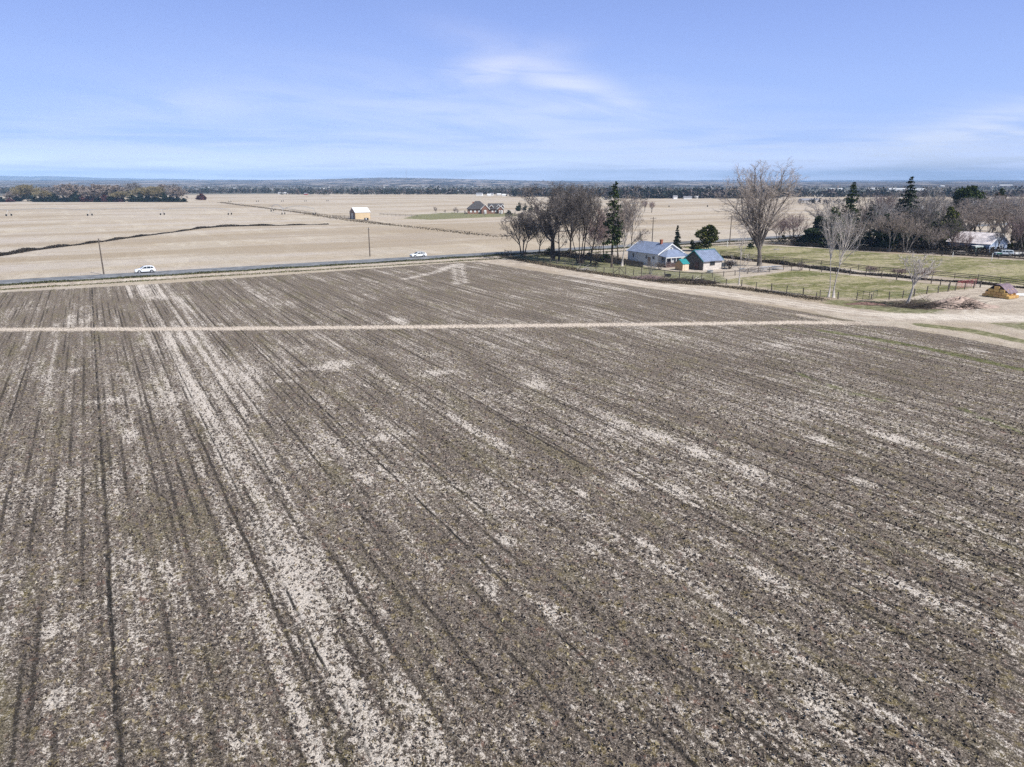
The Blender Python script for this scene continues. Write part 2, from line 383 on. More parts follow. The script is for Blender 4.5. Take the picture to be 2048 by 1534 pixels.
groove = t.m('MINIMUM', t.add(t.mul(f1, t.ss(s1_, .44, .66, .0, .75)), t.mul(f2, t.ss(s2_, .42, .62, 0, .8))), 1.0)
ridge_ = t.mul(t.ss(s1_, .58, .36), t.m('SUBTRACT', 1.0, f1))
dmin = None
for u0, w0 in DL:
    d_ = t.m('SUBTRACT', t.m('ABSOLUTE', t.m('SUBTRACT', uw, u0)), w0)
    dmin = d_ if dmin is None else t.m('MINIMUM', dmin, d_)
dline = t.ss(dmin, .07, .0)
qf = t.add(t.mul(nm, .42), t.mul(nl, .30), t.mul(groove, -.15), t.mul(ridge_, .07), t.mul(t.m('SUBTRACT', nr_, .5), t.ss(dist0, 60, 130, .12, .55)), t.mul(np_, .46), t.mul(a_light, .21), t.ss(dist0, 75, 140, .0, -.05), -.616)
Lf = t.add(ns, t.mul(nf, .70), t.mul(nq, .35), -.125, qf)
lightf = t.ss(Lf, .93, 1.10)
darkf = t.ss(t.add(ns, t.mul(nf, .7), t.mul(groove, -.20), t.mul(nl, .2)), .94, .77)
soil = t.mix(t.ss(t.add(t.mul(nf, .6), t.mul(nq, .4)), .38, .62), (.055, .046, .039), (.31, .257, .215))
tn = t.noise(t.vec(t.mul(u, 1.6), t.mul(v, 1.1), 20.0), 1.0, 4, .7)
tuft = t.mul(t.ss(tn, .52, .64), .6)
soil = t.mix(tuft, soil, t.mix(nf, (.08, .062, .022), (.42, .33, .14)))
soil = t.mix(t.mul(t.ss(tn, .42, .34), .65), soil, (.24, .135, .10))
soil = t.mix(t.mul(t.ss(t.noise(t.vec(t.mul(u, .45), t.mul(v, .08), 33.0), 1.0, 4, .6), .52, .66), .34), soil, (.18, .16, .07))
soil = t.mix(t.mul(darkf, .8), soil, (.045, .038, .034))
chaff = t.mix(t.ss(t.add(t.mul(nf, .5), t.mul(nq, .5)), .35, .6), (.31, .265, .225), (.80, .72, .635))
fl = t.add(t.mul(nf, .6), t.mul(nq, .4))
soil = t.mix(t.mul(t.ss(fl, .545, .61), .6), soil, (.60, .53, .45))
soil = t.mix(t.mul(t.ss(fl, .45, .40), .7), soil, (.035, .03, .027))
chaff = t.mix(t.mul(t.ss(fl, .44, .38), .7), chaff, (.09, .075, .062))
till = t.mix(lightf, soil, chaff)
till = t.mix(t.mul(dline, t.ss(t.add(nm, t.mul(nf, .3)), .56, .74, .1, .95)), till, (.03, .028, .026))
till = t.mix(t.mul(groove, t.ss(t.add(nm, t.mul(nf, .4)),   .52, .72, .12, .72)), till, (.045, .04, .035))
piv = t.mix(t.ss(t.add(t.mul(nf, .5), t.mul(ns, .5)), .43, .53), (.15, .125, .10), (.76, .65, .54))
till = t.mix(a_piv, till, piv)
# dry land beyond
far1 = t.noise(t.vec(t.mul(u, .012), t.mul(v, .05), 5.0), 1.0, 5, .6)
far2 = t.noise(t.vec(t.mul(u, .05), t.mul(v, .006), 7.0), 1.0, 5, .55)
plain = t.mix(t.ss(far1, .38, .62), (.46, .385, .295), (.51, .45, .395))
plain = t.mix(t.mul(t.ss(far2, .45, .65), .5), plain, (.50, .44, .36))
plain = t.mix(t.mul(t.ss(t.noise(t.vec(t.mul(u, .25), t.mul(v, .9), 1.0), 1.0, 7, .8), .47, .58), .35), plain, (.27, .215, .15))
plain = t.mix(t.mul(t.ss(t.noise(t.vec(t.mul(u, .09), t.mul(v, .02), 14.0), 1.0, 7, .8), .5, .6), .45), plain, (.60, .535, .44))
plain = t.mix(t.mul(t.ss(t.noise(t.vec(t.mul(u, .003), t.mul(v, .02), 24.0), 1.0, 5, .6), .5, .57), .55), plain, (.32, .25, .175))
plain = t.mix(t.mul(t.ss(nf, .45, .6), .2), plain, (.30, .25, .18))
dist = t.m('SQRT', t.add(t.mul(u, u), t.mul(v, v)))
town = t.mix(t.ss(t.noise(t.vec(t.mul(u, .004), t.mul(v, .012), 3.0), 1.0, 6, .75), .45, .6), (.10, .11, .10), (.30, .27, .24))
plain = t.mix(t.ss(t.add(dist, t.mul(t.noise(pos, .004, 3, .6), 400.0)), 1350, 1500), plain, town)
track = t.mix(t.ss(t.add(t.mul(nf, .5), t.mul(nm, .5)), .4, .6), (.34, .28, .225), (.52, .445, .365))
track = t.mix(t.mul(t.ss(t.noise(pos, .35, 7, .75), .46, .58), .6), track, (.62, .54, .44))
track = t.mix(t.mul(t.ss(t.noise(pos, 1.4, 6, .8), .52, .62), .5), track, (.16, .13, .10))
track = t.mix(t.mul(a_light, t.ss(nm, .3, .6, .3, .9)), track, (.74, .67, .58))
past = t.mix(t.ss(t.noise(t.vec(t.mul(u, .035), t.mul(v, .12), 60.0), 1.0, 6, .7), .42, .58), (.17, .17, .065), (.46, .405, .24))
past = t.mix(t.mul(t.ss(t.noise(pos, 2.2, 6, .8), .5, .62), .55), past, (.10, .11, .045))
past = t.mix(t.mul(t.ss(nf, .45, .6), .3), past, (.12, .12, .05))
past = t.mix(t.mul(t.ss(t.noise(pos, .22, 7, .85), .5, .57), .85), past, (.44, .365, .28))
past = t.mix(t.mul(t.ss(t.noise(pos, .7, 6, .85), .5, .57), .7), past, (.085, .10, .032))
gb = t.noise(pos, .8, 6, .75)
green = t.mix(t.ss(t.add(t.mul(nf, .5), t.mul(gb, .5)), .4, .6), (.05, .065, .02), (.21, .215, .085))
green = t.mix(t.mul(t.ss(gb, .52, .62), .6), green, (.36, .33, .24))
pn = t.noise(pos, 3.4, 5, .85)
past = t.mix(t.mul(t.ss(pn, .48, .36), .65), past, (.48, .42, .30))
past = t.mix(t.mul(t.ss(pn, .52, .64), .6), past, (.085, .085, .04))
litter_shade = t.mix(t.ss(nf, .4, .62), (.03, .025, .02), (.16, .125, .10))
cg = t.mix(edge(a_till), plain, till)
cg = t.mix(edge(a_past), cg, past)
cg = t.mix(edge(a_track), cg, track)
cg = t.mix(t.mul(edge(a_green, 1.3), .8), cg, green)
cg = t.mix(edge(a_litter_shade, 1.2), cg, litter_shade)
t.put(b.inputs['Base Color'], cg)
bn = t.node('ShaderNodeBump', {'Strength': 1.0, 'Distance': .16, 'Height': t.add(t.mul(nf, .6), t.mul(ns, 1.0), t.mul(groove, -.35))})
t.put(b.inputs['Normal'], bn.outputs[0])

for zi, nm_ in ((0, 'dry_farmland'), (1, 'tilled_field'), (2, 'pasture'), (3, 'dirt_track')):
    sel = q[zone == zi]; used, inv = np.unique(sel, return_inverse=True)
    o = mesh(nm_, GV[used], inv.reshape(-1, 4), gm, None, True, {k: a[used] for k, a in ch.items()})
    tag(o, kind='structure')
# the patch right below the camera
cap = [(r_[0], r_[1], 0) for r_ in GV[:na]]
tag(mesh('ground', cap + [(0, 0, 0)], [(na, (i + 1) % na, i) for i in range(na)], gm, attr=dict(wa=np.tile([1, 0, 0, 0], (na + 1, 1)), wb=np.zeros((na + 1, 4)))), kind='structure')

# stubble and dead growth standing on the tilled field, as far as single tufts can be seen
def stubble():
    g_ = np.random.default_rng(12); n = 280000
    r_ = 19 + (125 - 19) * g_.random(n) ** 1.1; a_ = np.radians(g_.uniform(-39, 39, n)); x, y = r_ * np.sin(a_), r_ * np.cos(a_)
    uu, vv = x * EX[0] + y * EX[1], x * EY[0] + y * EY[1]
    f = sum(np.sin(uu * k1 + p1) * np.sin(vv * k2 + p2) for k1, k2, p1, p2 in ((7.1, 3.3, 0, 1), (11.3, 6.1, 2, 0), (4.3, 1.9, 1, 3), (17.0, 9.7, .4, 2))) / 2
    cl_ = np.sin(2 * math.pi * uu / .76)
    keep = (f + .35 * cl_ + g_.normal(0, .35, n)) > -.05
    keep &= inside(x, y, P_TILL) & (np.abs(seg_dist(x, y, PIVOT)) > 1.3)
    x, y, r_, f = x[keep], y[keep], r_[keep], f[keep]; n = len(x)
    h = g_.uniform(.03, .11, n) * np.interp(r_, [19, 50, 80, 125], [1.1, 1.3, 1.2, .55])
    c = np.stack([x, y, h * .5], 1); w = h * g_.uniform(.5, 1.3, n)
    a = g_.uniform(0, 6.28, n); dx = np.stack([np.cos(a), np.sin(a), np.zeros(n)], 1) * w[:, None]
    up = np.stack([g_.normal(0, .6, n), g_.normal(0, .6, n), np.ones(n)], 1) * h[:, None] * .6
    V_ = np.stack([c - up * .9, c + dx * .6, c + up, c - dx * .6], 1).reshape(-1, 3)
    tt = np.clip(.30 + .16 * np.sin(uu[keep] * .9) * np.sin(vv[keep] * .35) + g_.normal(0, .22, n), 0, 1)
    sm_ = foliage_mat('stubble', [(0, (.045, .038, .035)), (.35, (.12, .10, .09)), (.6, (.22, .175, .125)), (.8, (.30, .26, .15)), (1, (.62, .55, .48))], 1.0)
    tag(mesh('field_stubble', V_, np.arange(4 * n).reshape(-1, 4), sm_, attr={'tint': np.repeat(tt, 4)}), 'dead tufts and chopped stalks covering the tilled field', 'stubble', kind='stuff')
stubble()

# road
asphalt = mat('asphalt', (.15, .155, .165), .9, .2, var=.15, scale=.5, c2=(.20, .205, .215))
hw = 3.4
mb = MB()
for s in range(60):
    a0, a1 = -300 + s * 30, -270 + s * 30
    for k, (o0, o1, z0, z1) in enumerate(((-hw - .5, -hw, .0, .10), (-hw, 0, .10, .15), (0, hw, .15, .10), (hw, hw + .5, .10, .0))):
        c = [ROADC + RN * o0 + RD * a0, ROADC + RN * o0 + RD * a1, ROADC + RN * o1 + RD * a1, ROADC + RN * o1 + RD * a0]
        mb.addf([(*c[0], z0), (*c[1], z0), (*c[2], z1), (*c[3], z1)], [(0, 1, 2, 3)])
tag(mb.build('road', asphalt), kind='structure')

# ------------------------------------------------------------ vegetation builders
bark_dark = mat('bark_dark', (.075, .06, .05), .9, .1, var=.35, scale=2, bump=.03)
bark_grey = mat('bark_grey', (.26, .23, .205), .9, .1, var=.3, scale=2, bump=.03)
bark_white = mat('bark_white', (.44, .40, .365), .8, .1, var=.25, scale=3, bump=.02)
twig_brown = mat('twig_brown', (.155, .135, .125), .9, .1, var=.25, scale=.6)
twig_grey = mat('twig_grey', (.27, .25, .245), .9, .1, var=.25, scale=.6)
twig_tan = mat('twig_tan', (.30, .25, .22), .9, .1, var=.25, scale=.5)
twig_white = mat('twig_white', (.50, .455, .42), .9, .1, var=.2, scale=.6)
twig_red = mat('twig_red', (.25, .185, .175), .9, .1, var=.25, scale=.6)
needle = foliage_mat('needle_green', [(0, (.012, .022, .008)), (.5, (.035, .055, .014)), (1, (.085, .105, .028))])
needle_dark = foliage_mat('needle_dark', [(0, (.008, .014, .008)), (.5, (.02, .034, .014)), (1, (.05, .065, .025))])
needle_olive = foliage_mat('needle_olive', [(0, (.02, .025, .006)), (.5, (.06, .072, .012)), (1, (.14, .15, .03))])
leaf_maroon = foliage_mat('leaf_maroon', [(0, (.03, .012, .012)), (.6, (.09, .03, .03)), (1, (.16, .07, .05))])
leaf_gold = foliage_mat('leaf_gold', [(0, (.16, .10, .03)), (.6, (.32, .20, .08)), (1, (.45, .30, .13))])
weed = foliage_mat('dry_weed', [(0, (.03, .025, .018)), (.5, (.10, .08, .055)), (1, (.30, .24, .16))])

def perp(d, a, phi):
    ref = Vector((0, 0, 1)) if abs(d.z) < .95 else Vector((1, 0, 0))
    x = d.cross(ref).normalized(); y = d.cross(x)
    return (d * math.cos(a) + (x * math.cos(phi) + y * math.sin(phi)) * math.sin(a)).normalized()

def bare_tree(seed, h, w, tr, style='vase', cnt=(8, 8, 6, 5), rmin=.034, lean=(0, 0), tf=None, ang=None, stems=1):
    r = random.Random(seed); T, C = MB(), MB()
    def branch(p, d, L, rad, lv):
        n = (5, 5, 4, 3, 2)[min(lv, 4)]; pts = [p.copy()]; ds = [d]
        for i in range(n):
            wob = (.05, .13, .22, .28, .30)[min(lv, 4)]
            d = (d + Vector((r.gauss(0, wob), r.gauss(0, wob), r.gauss(0, wob) + (.05, .10, .09, .05, .0)[min(lv, 4)]))).normalized()
            p = p + d * (L / n); pts.append(p.copy()); ds.append(d)
        end = max(rmin * .55, rad * (.42 if lv == 0 and style == 'vase' else .22))
        rads = [max(rad + (end - rad) * i / n, rmin * .5) for i in range(n + 1)]
        if lv == 0: rads[0] *= 1.25
        (T if lv <= 1 else C).tube(pts, rads, (9, 6, 4, 3, 3)[min(lv, 4)], cap=(lv < 2))
        if lv >= len(cnt): return
        k = cnt[lv]; phi = r.uniform(0, 6.28)
        for i in range(k):
            if lv == 0 and style == 'vase': tt = .62 + .38 * (i + .5) / k
            elif lv == 0: tt = .18 + .80 * (i + .5) / k
            else: tt = .22 + .78 * (i + r.random()) / k
            x = tt * n; j = min(int(x), n - 1); q = pts[j].lerp(pts[j + 1], x - j)
            phi += 2.4 + r.uniform(-.5, .5)
            if lv == 0 and style == 'vase':
                a = R(r.uniform(*(ang or (10, 48)))); cl = h * r.uniform(.52, .74) * (1.0 - .25 * (a / R(60))); cr = rad * r.uniform(.34, .5)
            elif lv == 0:
                a = R(r.uniform(*(ang or (35, 65)))); cl = h * r.uniform(.26, .38) * (1.15 - .8 * tt); cr = rads[j] * .42
            else:
                a = R(r.uniform(18, 52)); cl = L * r.uniform(.34, .55) * (1.1 - .45 * tt); cr = max(rads[j] * .55, rmin)
            branch(q, perp(ds[j + 1], a, phi), cl, cr, lv + 1)
        if lv > 0: pass
    for s_ in range(stems):
        if stems == 1: p0, d0 = Vector((0, 0, -.1)), Vector((lean[0], lean[1], 1)).normalized()
        else:
            a = s_ / stems * 6.28 + r.uniform(-.4, .4); k = r.uniform(.12, .5)
            p0 = Vector((math.cos(a) * tr * 1.6, math.sin(a) * tr * 1.6, -.1)); d0 = Vector((math.cos(a) * k + lean[0], math.sin(a) * k + lean[1], 1)).normalized()
        branch(p0, d0, h * (tf if tf else (.26 if style == 'vase' else .93)) * r.uniform(.9, 1.1 if stems > 1 else 1.0), tr * (1 if stems == 1 else r.uniform(.6, 1)), 0)
    VT, VC = np.array(T.V), np.array(C.V); A_ = np.concatenate([VT, VC])
    kz = h / np.percentile(A_[:, 2], 98.6); lo, hi = np.percentile(A_[:, 0], [1.6, 98.4]); kx = w / (hi - lo)
    lo, hi = np.percentile(A_[:, 1], [1.6, 98.4]); ky = w / (hi - lo)
    kk = np.array((kx, (kx + ky) / 2, kz))
    for V_ in (VT, VC):
        f = np.clip(V_[:, 2] / (.12 * h), 0, 1)[:, None]
        V_[:, :2] *= (1 - f) * 1 + f * kk[:2]; V_[:, 2] *= kz; V_[:, 2] = np.where(V_[:, 2] > .9 * h, .9 * h + (V_[:, 2] - .9 * h) * .5, V_[:, 2])
    return (VT, T.F), (VC, C.F)

def leaves(c, size, seed=0, flat=.0):
    """one small diamond-shaped face per centre c"""
    g = np.random.default_rng(seed); n = len(c)
    a = g.normal(size=(n, 3)); a[:, 2] *= (1 - flat); a /= np.linalg.norm(a, axis=1)[:, None]
    b_ = g.normal(size=(n, 3)); b_[:, 2] *= (1 - flat); b_ -= a * (a * b_).sum(1)[:, None]; b_ /= np.linalg.norm(b_, axis=1)[:, None]
    s_ = np.broadcast_to(np.asarray(size), (n,))[:, None]
    V = np.stack([c - a * s_, c - b_ * s_ * .55, c + a * s_, c + b_ * s_ * .55], 1).reshape(-1, 3)
    return V, np.arange(4 * n).reshape(-1, 4)

def spruce_pts(seed, h, w, base=.05, layers=34, gap=0.0, pw=.85, droop=.25, n=12, spread=.16):
    g = np.random.default_rng(seed); out = []
    for i in range(layers):
        z = h * (base + (1 - base) * ((i + g.uniform(-.3, .3)) / layers)); f = np.clip((z / h - base) / (1 - base), 0, 1)
        Rz = w / 2 * max(.06, (1 - f)) ** pw
        for k in range(int(5 + 5 * (1 - f))):
            if g.random() < gap: continue
            a = g.uniform(0, 6.28); L = Rz * g.uniform(.6, 1.12)
            t_ = g.uniform(.1, 1, int(n * (.4 + L / (w / 2)))) ** .8
            x = np.stack([np.cos(a) * L * t_, np.sin(a) * L * t_, z - droop * L * t_ ** 1.5 + .25 * L * np.clip(t_ - .75, 0, 1)], 1)
            x += g.normal(0, spread * L * .45 + .04, x.shape) * np.array((1, 1, .55)); out.append((x, g.uniform(.15, .85)))
    P_ = np.concatenate([a for a, _ in out]); T_ = np.concatenate([np.full(len(a), b) for a, b in out])
    P_[:, 2] = np.clip(P_[:, 2], .1, h); return P_, np.clip(T_ + g.normal(0, .15, len(T_)), 0, 1)

def lobes_pts(seed, lobes, dens, shell=.55):
    """lobes: (x,y,z,rx,rz) ellipsoids; points spread in their outer shells, with notches"""
    g = np.random.default_rng(seed); P_, T_ = [], []
    for (x, y, z, rx, rz) in lobes:
        n = int(dens * rx * rx); d = g.normal(size=(n, 3)); d /= np.linalg.norm(d, axis=1)[:, None]
        k = g.uniform(shell, 1, n) ** .7 * (1 + .18 * np.sin(d[:, 0] * 7 + x) * np.cos(d[:, 2] * 9 + z) + .1 * np.sin(d[:, 1] * 13))
        P_.append(np.array((x, y, z)) + d * k[:, None] * np.array((rx, rx, rz))); T_.append(np.clip(.5 + .3 * np.sin(d[:, 0] * 9 + z) * np.cos(d[:, 2] * 8 + x) + g.normal(0, .18, n), 0, 1))
    return np.concatenate(P_), np.concatenate(T_)

def rand_lobes(seed, h, w, base=.15, n=9, pw=.6):
    g = np.random.default_rng(seed); L = []
    for i in range(n):
        f = (i + .5) / n; z = h * (base + (1 - base) * f * .92); rr_ = w / 2 * (1 - f) ** pw
        for k in range(3 if f < .7 else 1):
            a = g.uniform(0, 6.28); q = rr_ * g.uniform(.35, .62)
            L.append((math.cos(a) * q, math.sin(a) * q, z, max(w * .12, rr_ * g.uniform(.45, .66)), h * g.uniform(.07, .12)))
    return L

def crown_of(P_, T_, size, m, root, seed=0, flat=.3):
    g = np.random.default_rng(seed); V, F = leaves(P_, size * g.uniform(.7, 1.3, len(P_)), seed, flat)
    return mesh('crown', V, F, m, root, attr={'tint': np.repeat(T_, 4)})
def trunk_of(h, r_, m, root, lean=(0, 0)):
    return MB().tube([(0, 0, -.1), (lean[0] * h * .4, lean[1] * h * .4, h * .45), (lean[0] * h, lean[1] * h, h)], [r_ * 1.15, r_ * .8, r_ * .2], 7).build('trunk', m, root, True)

def place_bare(name, pxb, pyb, pyt, wpx, seed, label, cat='tree', group=None, bark=bark_dark, tw=twig_brown, tr=None, **kw):
    p = P(pxb, pyb); h = hgt(p, pyt); w = wpx * mpp(p)
    a, c = bare_tree(seed, h, w, tr or h * .02, **kw)
    root = empty(name, p)
    mesh('trunk', a[0], a[1], bark, root, True); mesh('crown', c[0], c[1], tw, root)
    return tag(root, label, cat, group)
def place_conifer(name, pxb, pyb, pyt, wpx, seed, label, m=needle, group=None, size=.3, kind='spruce', cat='tree', **kw):
    p = P(pxb, pyb); h = hgt(p, pyt); w = wpx * mpp(p); root = empty(name, p)
    if kind == 'spruce': P_, T_ = spruce_pts(seed, h, w, **kw)
    else:
        P_, T_ = lobes_pts(seed, kw.get('lobes') or rand_lobes(seed, h, w, kw.get('base', .1), kw.get('n', 8), kw.get('pw', .6)), kw.get('dens', 160))
    trunk_of(h * .93, h * .013, bark_dark, root); crown_of(P_, T_, size, m, root, seed)
    return tag(root, label, cat, group)

# ------------------------------------------------------------ the row of bare trees by the near corner of the homestead
place_bare('bare_tree', 1046, 511, 419, 76, 11, 'low bare spreading tree with several stems at the road end of the fence', style='vase', stems=4, tf=.35, cnt=(6, 8, 8, 6), tr=.28, group='bare trees along the homestead')
place_bare('bare_tree', 1106, 519, 360, 104, 12, 'tall dark bare tree with a thick forked trunk, second from the road', style='vase', tf=.42, cnt=(10, 10, 9, 7), tr=.55, ang=(14, 62), group='bare trees along the homestead')
place_bare('bare_tree', 1118, 521, 392, 40, 13, 'slim bare tree close behind the thick forked trunk', style='exc', cnt=(18, 8, 7), tr=.24, group='bare trees along the homestead')
place_bare('bare_tree', 1160, 527, 362, 92, 14, 'tall bare tree with a bundle of straight stems in the middle of the row', style='vase', stems=4, tf=.45, cnt=(7, 8, 8, 6), tr=.36, group='bare trees along the homestead')
place_bare('bare_tree', 1181, 527, 408, 48, 15, 'reddish bare tree on a single slim trunk beside the bundle of stems', style='exc', cnt=(18, 8, 7), tr=.2, tw=twig_red, group='bare trees along the homestead')
place_bare('bare_tree', 1196, 523, 432, 44, 16, 'low reddish bare tree left of the tall fir', style='vase', stems=3, tf=.4, cnt=(6, 7, 7, 5), tr=.14, tw=twig_red, group='bare trees along the homestead')
place_bare('bare_tree', 1244, 532, 386, 72, 17, 'bare tree with a pale trunk right of the tall fir', style='vase', tf=.45, cnt=(10, 9, 8, 6), tr=.3, bark=bark_white, tw=twig_tan, ang=(8, 40), group='bare trees along the homestead')
place_bare('bare_tree', 1262, 516, 362, 34, 18, 'thin high bare tree rising behind the pale trunk', style='exc', cnt=(20, 8, 6), tr=.2, tw=twig_grey, group='bare trees along the homestead')
place_bare('bare_tree', 1140, 515, 380, 80, 101, 'bare tree set back in the gap between the forked trunk and the straight stems', style='vase', tf=.35, cnt=(9, 9, 8, 6), tr=.25, group='bare trees along the homestead')
place_bare('bare_tree', 1207, 518, 400, 60, 102, 'bare brown tree behind the tall fir on its left', style='vase', tf=.35, cnt=(9, 8, 7, 6), tr=.22, group='bare trees along the homestead')
place_bare('bare_tree', 1236, 516, 404, 62, 103, 'bare grey tree behind the tall fir on its right', style='vase', tf=.3, cnt=(9, 8, 8, 6), tr=.22, tw=twig_grey, group='bare trees along the homestead')
place_bare('bare_tree', 1078, 508, 432, 50, 104, 'low bare tree between the road end tree and the thick forked trunk', style='vase', tf=.3, cnt=(8, 8, 7, 5), tr=.18, group='bare trees along the homestead')
place_conifer('fir_tree', 1223, 535, 361, 46, 19, 'tall ragged fir with a bent open top among the bare trees', m=needle, size=.30, gap=.5, layers=44, base=.3, n=12, pw=.5, droop=.25)
for i, (a, b_, c_, d_, sd_) in enumerate(((1098, 507, 492, 22, 21), (1140, 512, 498, 34, 22), (1212, 524, 500, 30, 23), (1190, 533, 515, 16, 24), (1180, 516, 500, 24, 25))):
    lab = ('round dark evergreen bush beside the road behind the thick trunk', 'low dark bush behind the bundle of stems', 'dark bush at the foot of the tall fir', 'small bush between bare stems left of the fir', 'dark bush behind the reddish tree')[i]
    place_conifer('bush', a, b_, c_, d_, sd_, lab, m=(needle_dark, weed, needle_dark, weed, needle_dark)[i], kind='lobes', cat='bush', size=.22, base=.05, n=4, dens=70)
place_conifer('spruce_tree', 1279, 500, 462, 12, 26, 'small blue green spruce behind the left end of the white house', m=needle, size=.2, layers=16)
place_conifer('spruce_tree', 1353, 498, 449, 22, 27, 'pointed spruce between the white house and the round pine', m=needle_dark, size=.24, layers=17, n=20, droop=.45)
p_ = P(1408, 503); hh = hgt(p_, 450); k_ = mpp(p_)
lob = [(6 * k_, 0, hh * .8, 15 * k_, 8 * k_), (14 * k_, .5, hh * .68, 13 * k_, 9 * k_), (-8 * k_, -.5, hh * .66, 13 * k_, 8 * k_), (2 * k_, 0, hh * .5, 13 * k_, 9 * k_), (16 * k_, 0, hh * .5, 11 * k_, 7 * k_), (4 * k_, 0, hh * .28, 10 * k_, 8 * k_), (-12 * k_, 0, hh * .2, 10 * k_, 7 * k_), (9 * k_, 0, hh * .92, 8 * k_, 5 * k_)]
place_conifer('pine_tree', 1408, 503, 450, 60, 28, 'broad bushy yellow green pine behind the log cabin', m=needle_olive, kind='lobes', lobes=lob, size=.26, dens=210)
place_conifer('pine_tree', 1383, 501, 478, 26, 29, 'low round pine at the left foot of the broad pine', m=needle_olive, kind='lobes', size=.24, n=4, dens=150)
place_bare('cottonwood_tree', 1519, 532, 316, 132, 133, 'huge bare cottonwood with a short thick ivy dark trunk and fanned limbs', style='vase', tf=.2, cnt=(14, 9, 9, 6), tr=.62, ang=(6, 40), bark=mat('bark_cottonwood', (.16, .14, .125), .9, .1, var=.4, scale=1.2, bump=.05), tw=mat('twig_cottonwood', (.36, .31, .275), .9, .1, var=.25, scale=.5), rmin=.018)
place_bare('birch_tree', 1662, 595, 408, 74, 32, 'pale barked bare tree with two stems standing on the near fence line', style='vase', stems=2, tf=.8, cnt=(16, 7, 5), tr=.26, bark=bark_white, tw=twig_white, ang=(18, 42), rmin=.02)
place_bare('sapling', 1478, 569, 440, 34, 33, 'thin white bare sapling near the fence right of the cabin', style='exc', cnt=(13, 6, 4), tr=.13, bark=bark_white, tw=twig_white, cat='tree')
place_bare('leaning_tree', 1813, 610, 498, 60, 34, 'pale bare tree leaning right beside the brush pile', style='vase', lean=(.30, -.05), tf=.62, cnt=(7, 7, 5, 3), tr=.27, ang=(8, 40), rmin=.03, bark=bark_white, tw=twig_white)
# pink brush along the second fence
for i, (a, b_, c_, d_) in enumerate(((1742, 549, 531, 26), (1798, 552, 536, 26), (1850, 560, 534, 34), (1601, 541, 522, 18))):
    place_bare('red_shrub', a, b_, c_, d_, 40 + i, ('pink twigged bare shrub right of the birch on the rail fence', 'pink twigged shrub left of the leaning tree on the rail fence', 'wide pink twigged shrub behind the leaning tree', 'dark thin bare shrub left of the birch on the rail fence')[i], 'shrub', 'bare shrubs on the rail fence', bark=twig_red, tw=twig_red if i < 3 else twig_brown, tr=.06, style='vase', stems=5, tf=.5, cnt=(6, 6, 5), rmin=.012)
place_bare('yard_shrub', 1301, 548, 521, 22, 45, 'bare grey shrub in front of the white house wall', 'shrub', bark=twig_grey, tw=twig_grey, tr=.06, style='vase', stems=6, tf=.6, cnt=(5, 5, 4), rmin=.012)
place_bare('yard_shrub', 1320, 540, 524, 20, 46, 'bare dark shrub at the right corner of the white house', 'shrub', bark=twig_brown, tw=twig_brown, tr=.06, style='vase', stems=6, tf=.6, cnt=(5, 5, 4), rmin=.012)
place_bare('yard_shrub', 1459, 538, 520, 24, 47, 'dark tangled shrub right of the log cabin', 'shrub', bark=bark_dark, tw=twig_brown, tr=.07, style='vase', stems=6, tf=.6, cnt=(6, 5, 5), rmin=.03)
for i, (a, b_, c_, d_) in enumerate(((1289, 423, 400, 12), (1303, 425, 402, 12))):
    place_bare('field_tree', a, b_, c_, d_, 50 + i, ('left of the two bare trees alone in the far brown field', 'right of the two bare trees alone in the far brown field')[i], 'tree', 'pair of bare trees in the far field', tw=twig_red, style='vase', stems=3, tf=.4, cnt=(6, 6, 5), tr=.15, rmin=.05)

# ------------------------------------------------------------ right hand grove
place_conifer('juniper_tree', 1640, 492, 430, 80, 61, 'wide dark juniper at the left end of the right grove', m=needle_dark, kind='lobes', size=.34, n=7, dens=120, base=.04, pw=.35)
place_conifer('juniper_tree', 1664, 494, 410, 60, 62, 'dark juniper overlapping the wide juniper on its right', m=needle, kind='lobes', size=.34, n=8, dens=110, base=.04, pw=.5)
place_conifer('juniper_tree', 1622, 491, 446, 44, 105, 'lowest juniper at the very left of the right grove', m=needle_dark, kind='lobes', size=.34, n=6, dens=110, base=.04, pw=.4)
place_conifer('spruce_tree', 1768, 501, 424, 56, 106, 'dark low evergreen left of and below the tallest spruce', m=needle_dark, kind='lobes', size=.36, n=8, dens=90, base=.03, pw=.5)
place_conifer('spruce_tree', 1838, 500, 432, 52, 107, 'dark evergreen between the tallest spruce and the olive one', m=needle_dark, kind='lobes', size=.36, n=8, dens=80, base=.03, pw=.5)
place_conifer('spruce_tree', 1712, 499, 434, 50, 108, 'dark evergreen hidden behind the right half of the birch crown', m=needle_dark, kind='lobes', size=.36, n=8, dens=80, base=.03, pw=.5)
place_conifer('spruce_tree', 1908, 496, 436, 50, 109, 'dark evergreen squeezed between olive evergreen and barn roof', m=needle_dark, kind='lobes', size=.36, n=8, dens=80, base=.03, pw=.5)
place_conifer('spruce_tree', 1862, 490, 418, 56, 110, 'dark evergreen just behind and left of the olive evergreen', m=needle, kind='lobes', size=.38, n=8, dens=80, base=.03, pw=.5)
place_conifer('spruce_tree', 1790, 480, 396, 60, 111, 'broad dark evergreen behind the foot of the tallest spruce', m=needle_dark, size=.38, layers=26, n=18, pw=.7)
place_conifer('spruce_tree', 1693, 488, 362, 68, 63, 'tall spruce with a sharp top just left of the birch crown', m=needle, size=.36, layers=34, n=18, pw=.75)
place_conifer('spruce_tree', 1736, 496, 408, 68, 64, 'broad dark spruce right of the birch crown', m=needle_dark, size=.36, layers=26, n=16, pw=.7)
place_conifer('spruce_tree', 1804, 492, 351, 82, 65, 'tallest spruce of the right grove with a slim pointed top', m=needle_dark, size=.36, layers=38, n=17, pw=.8)
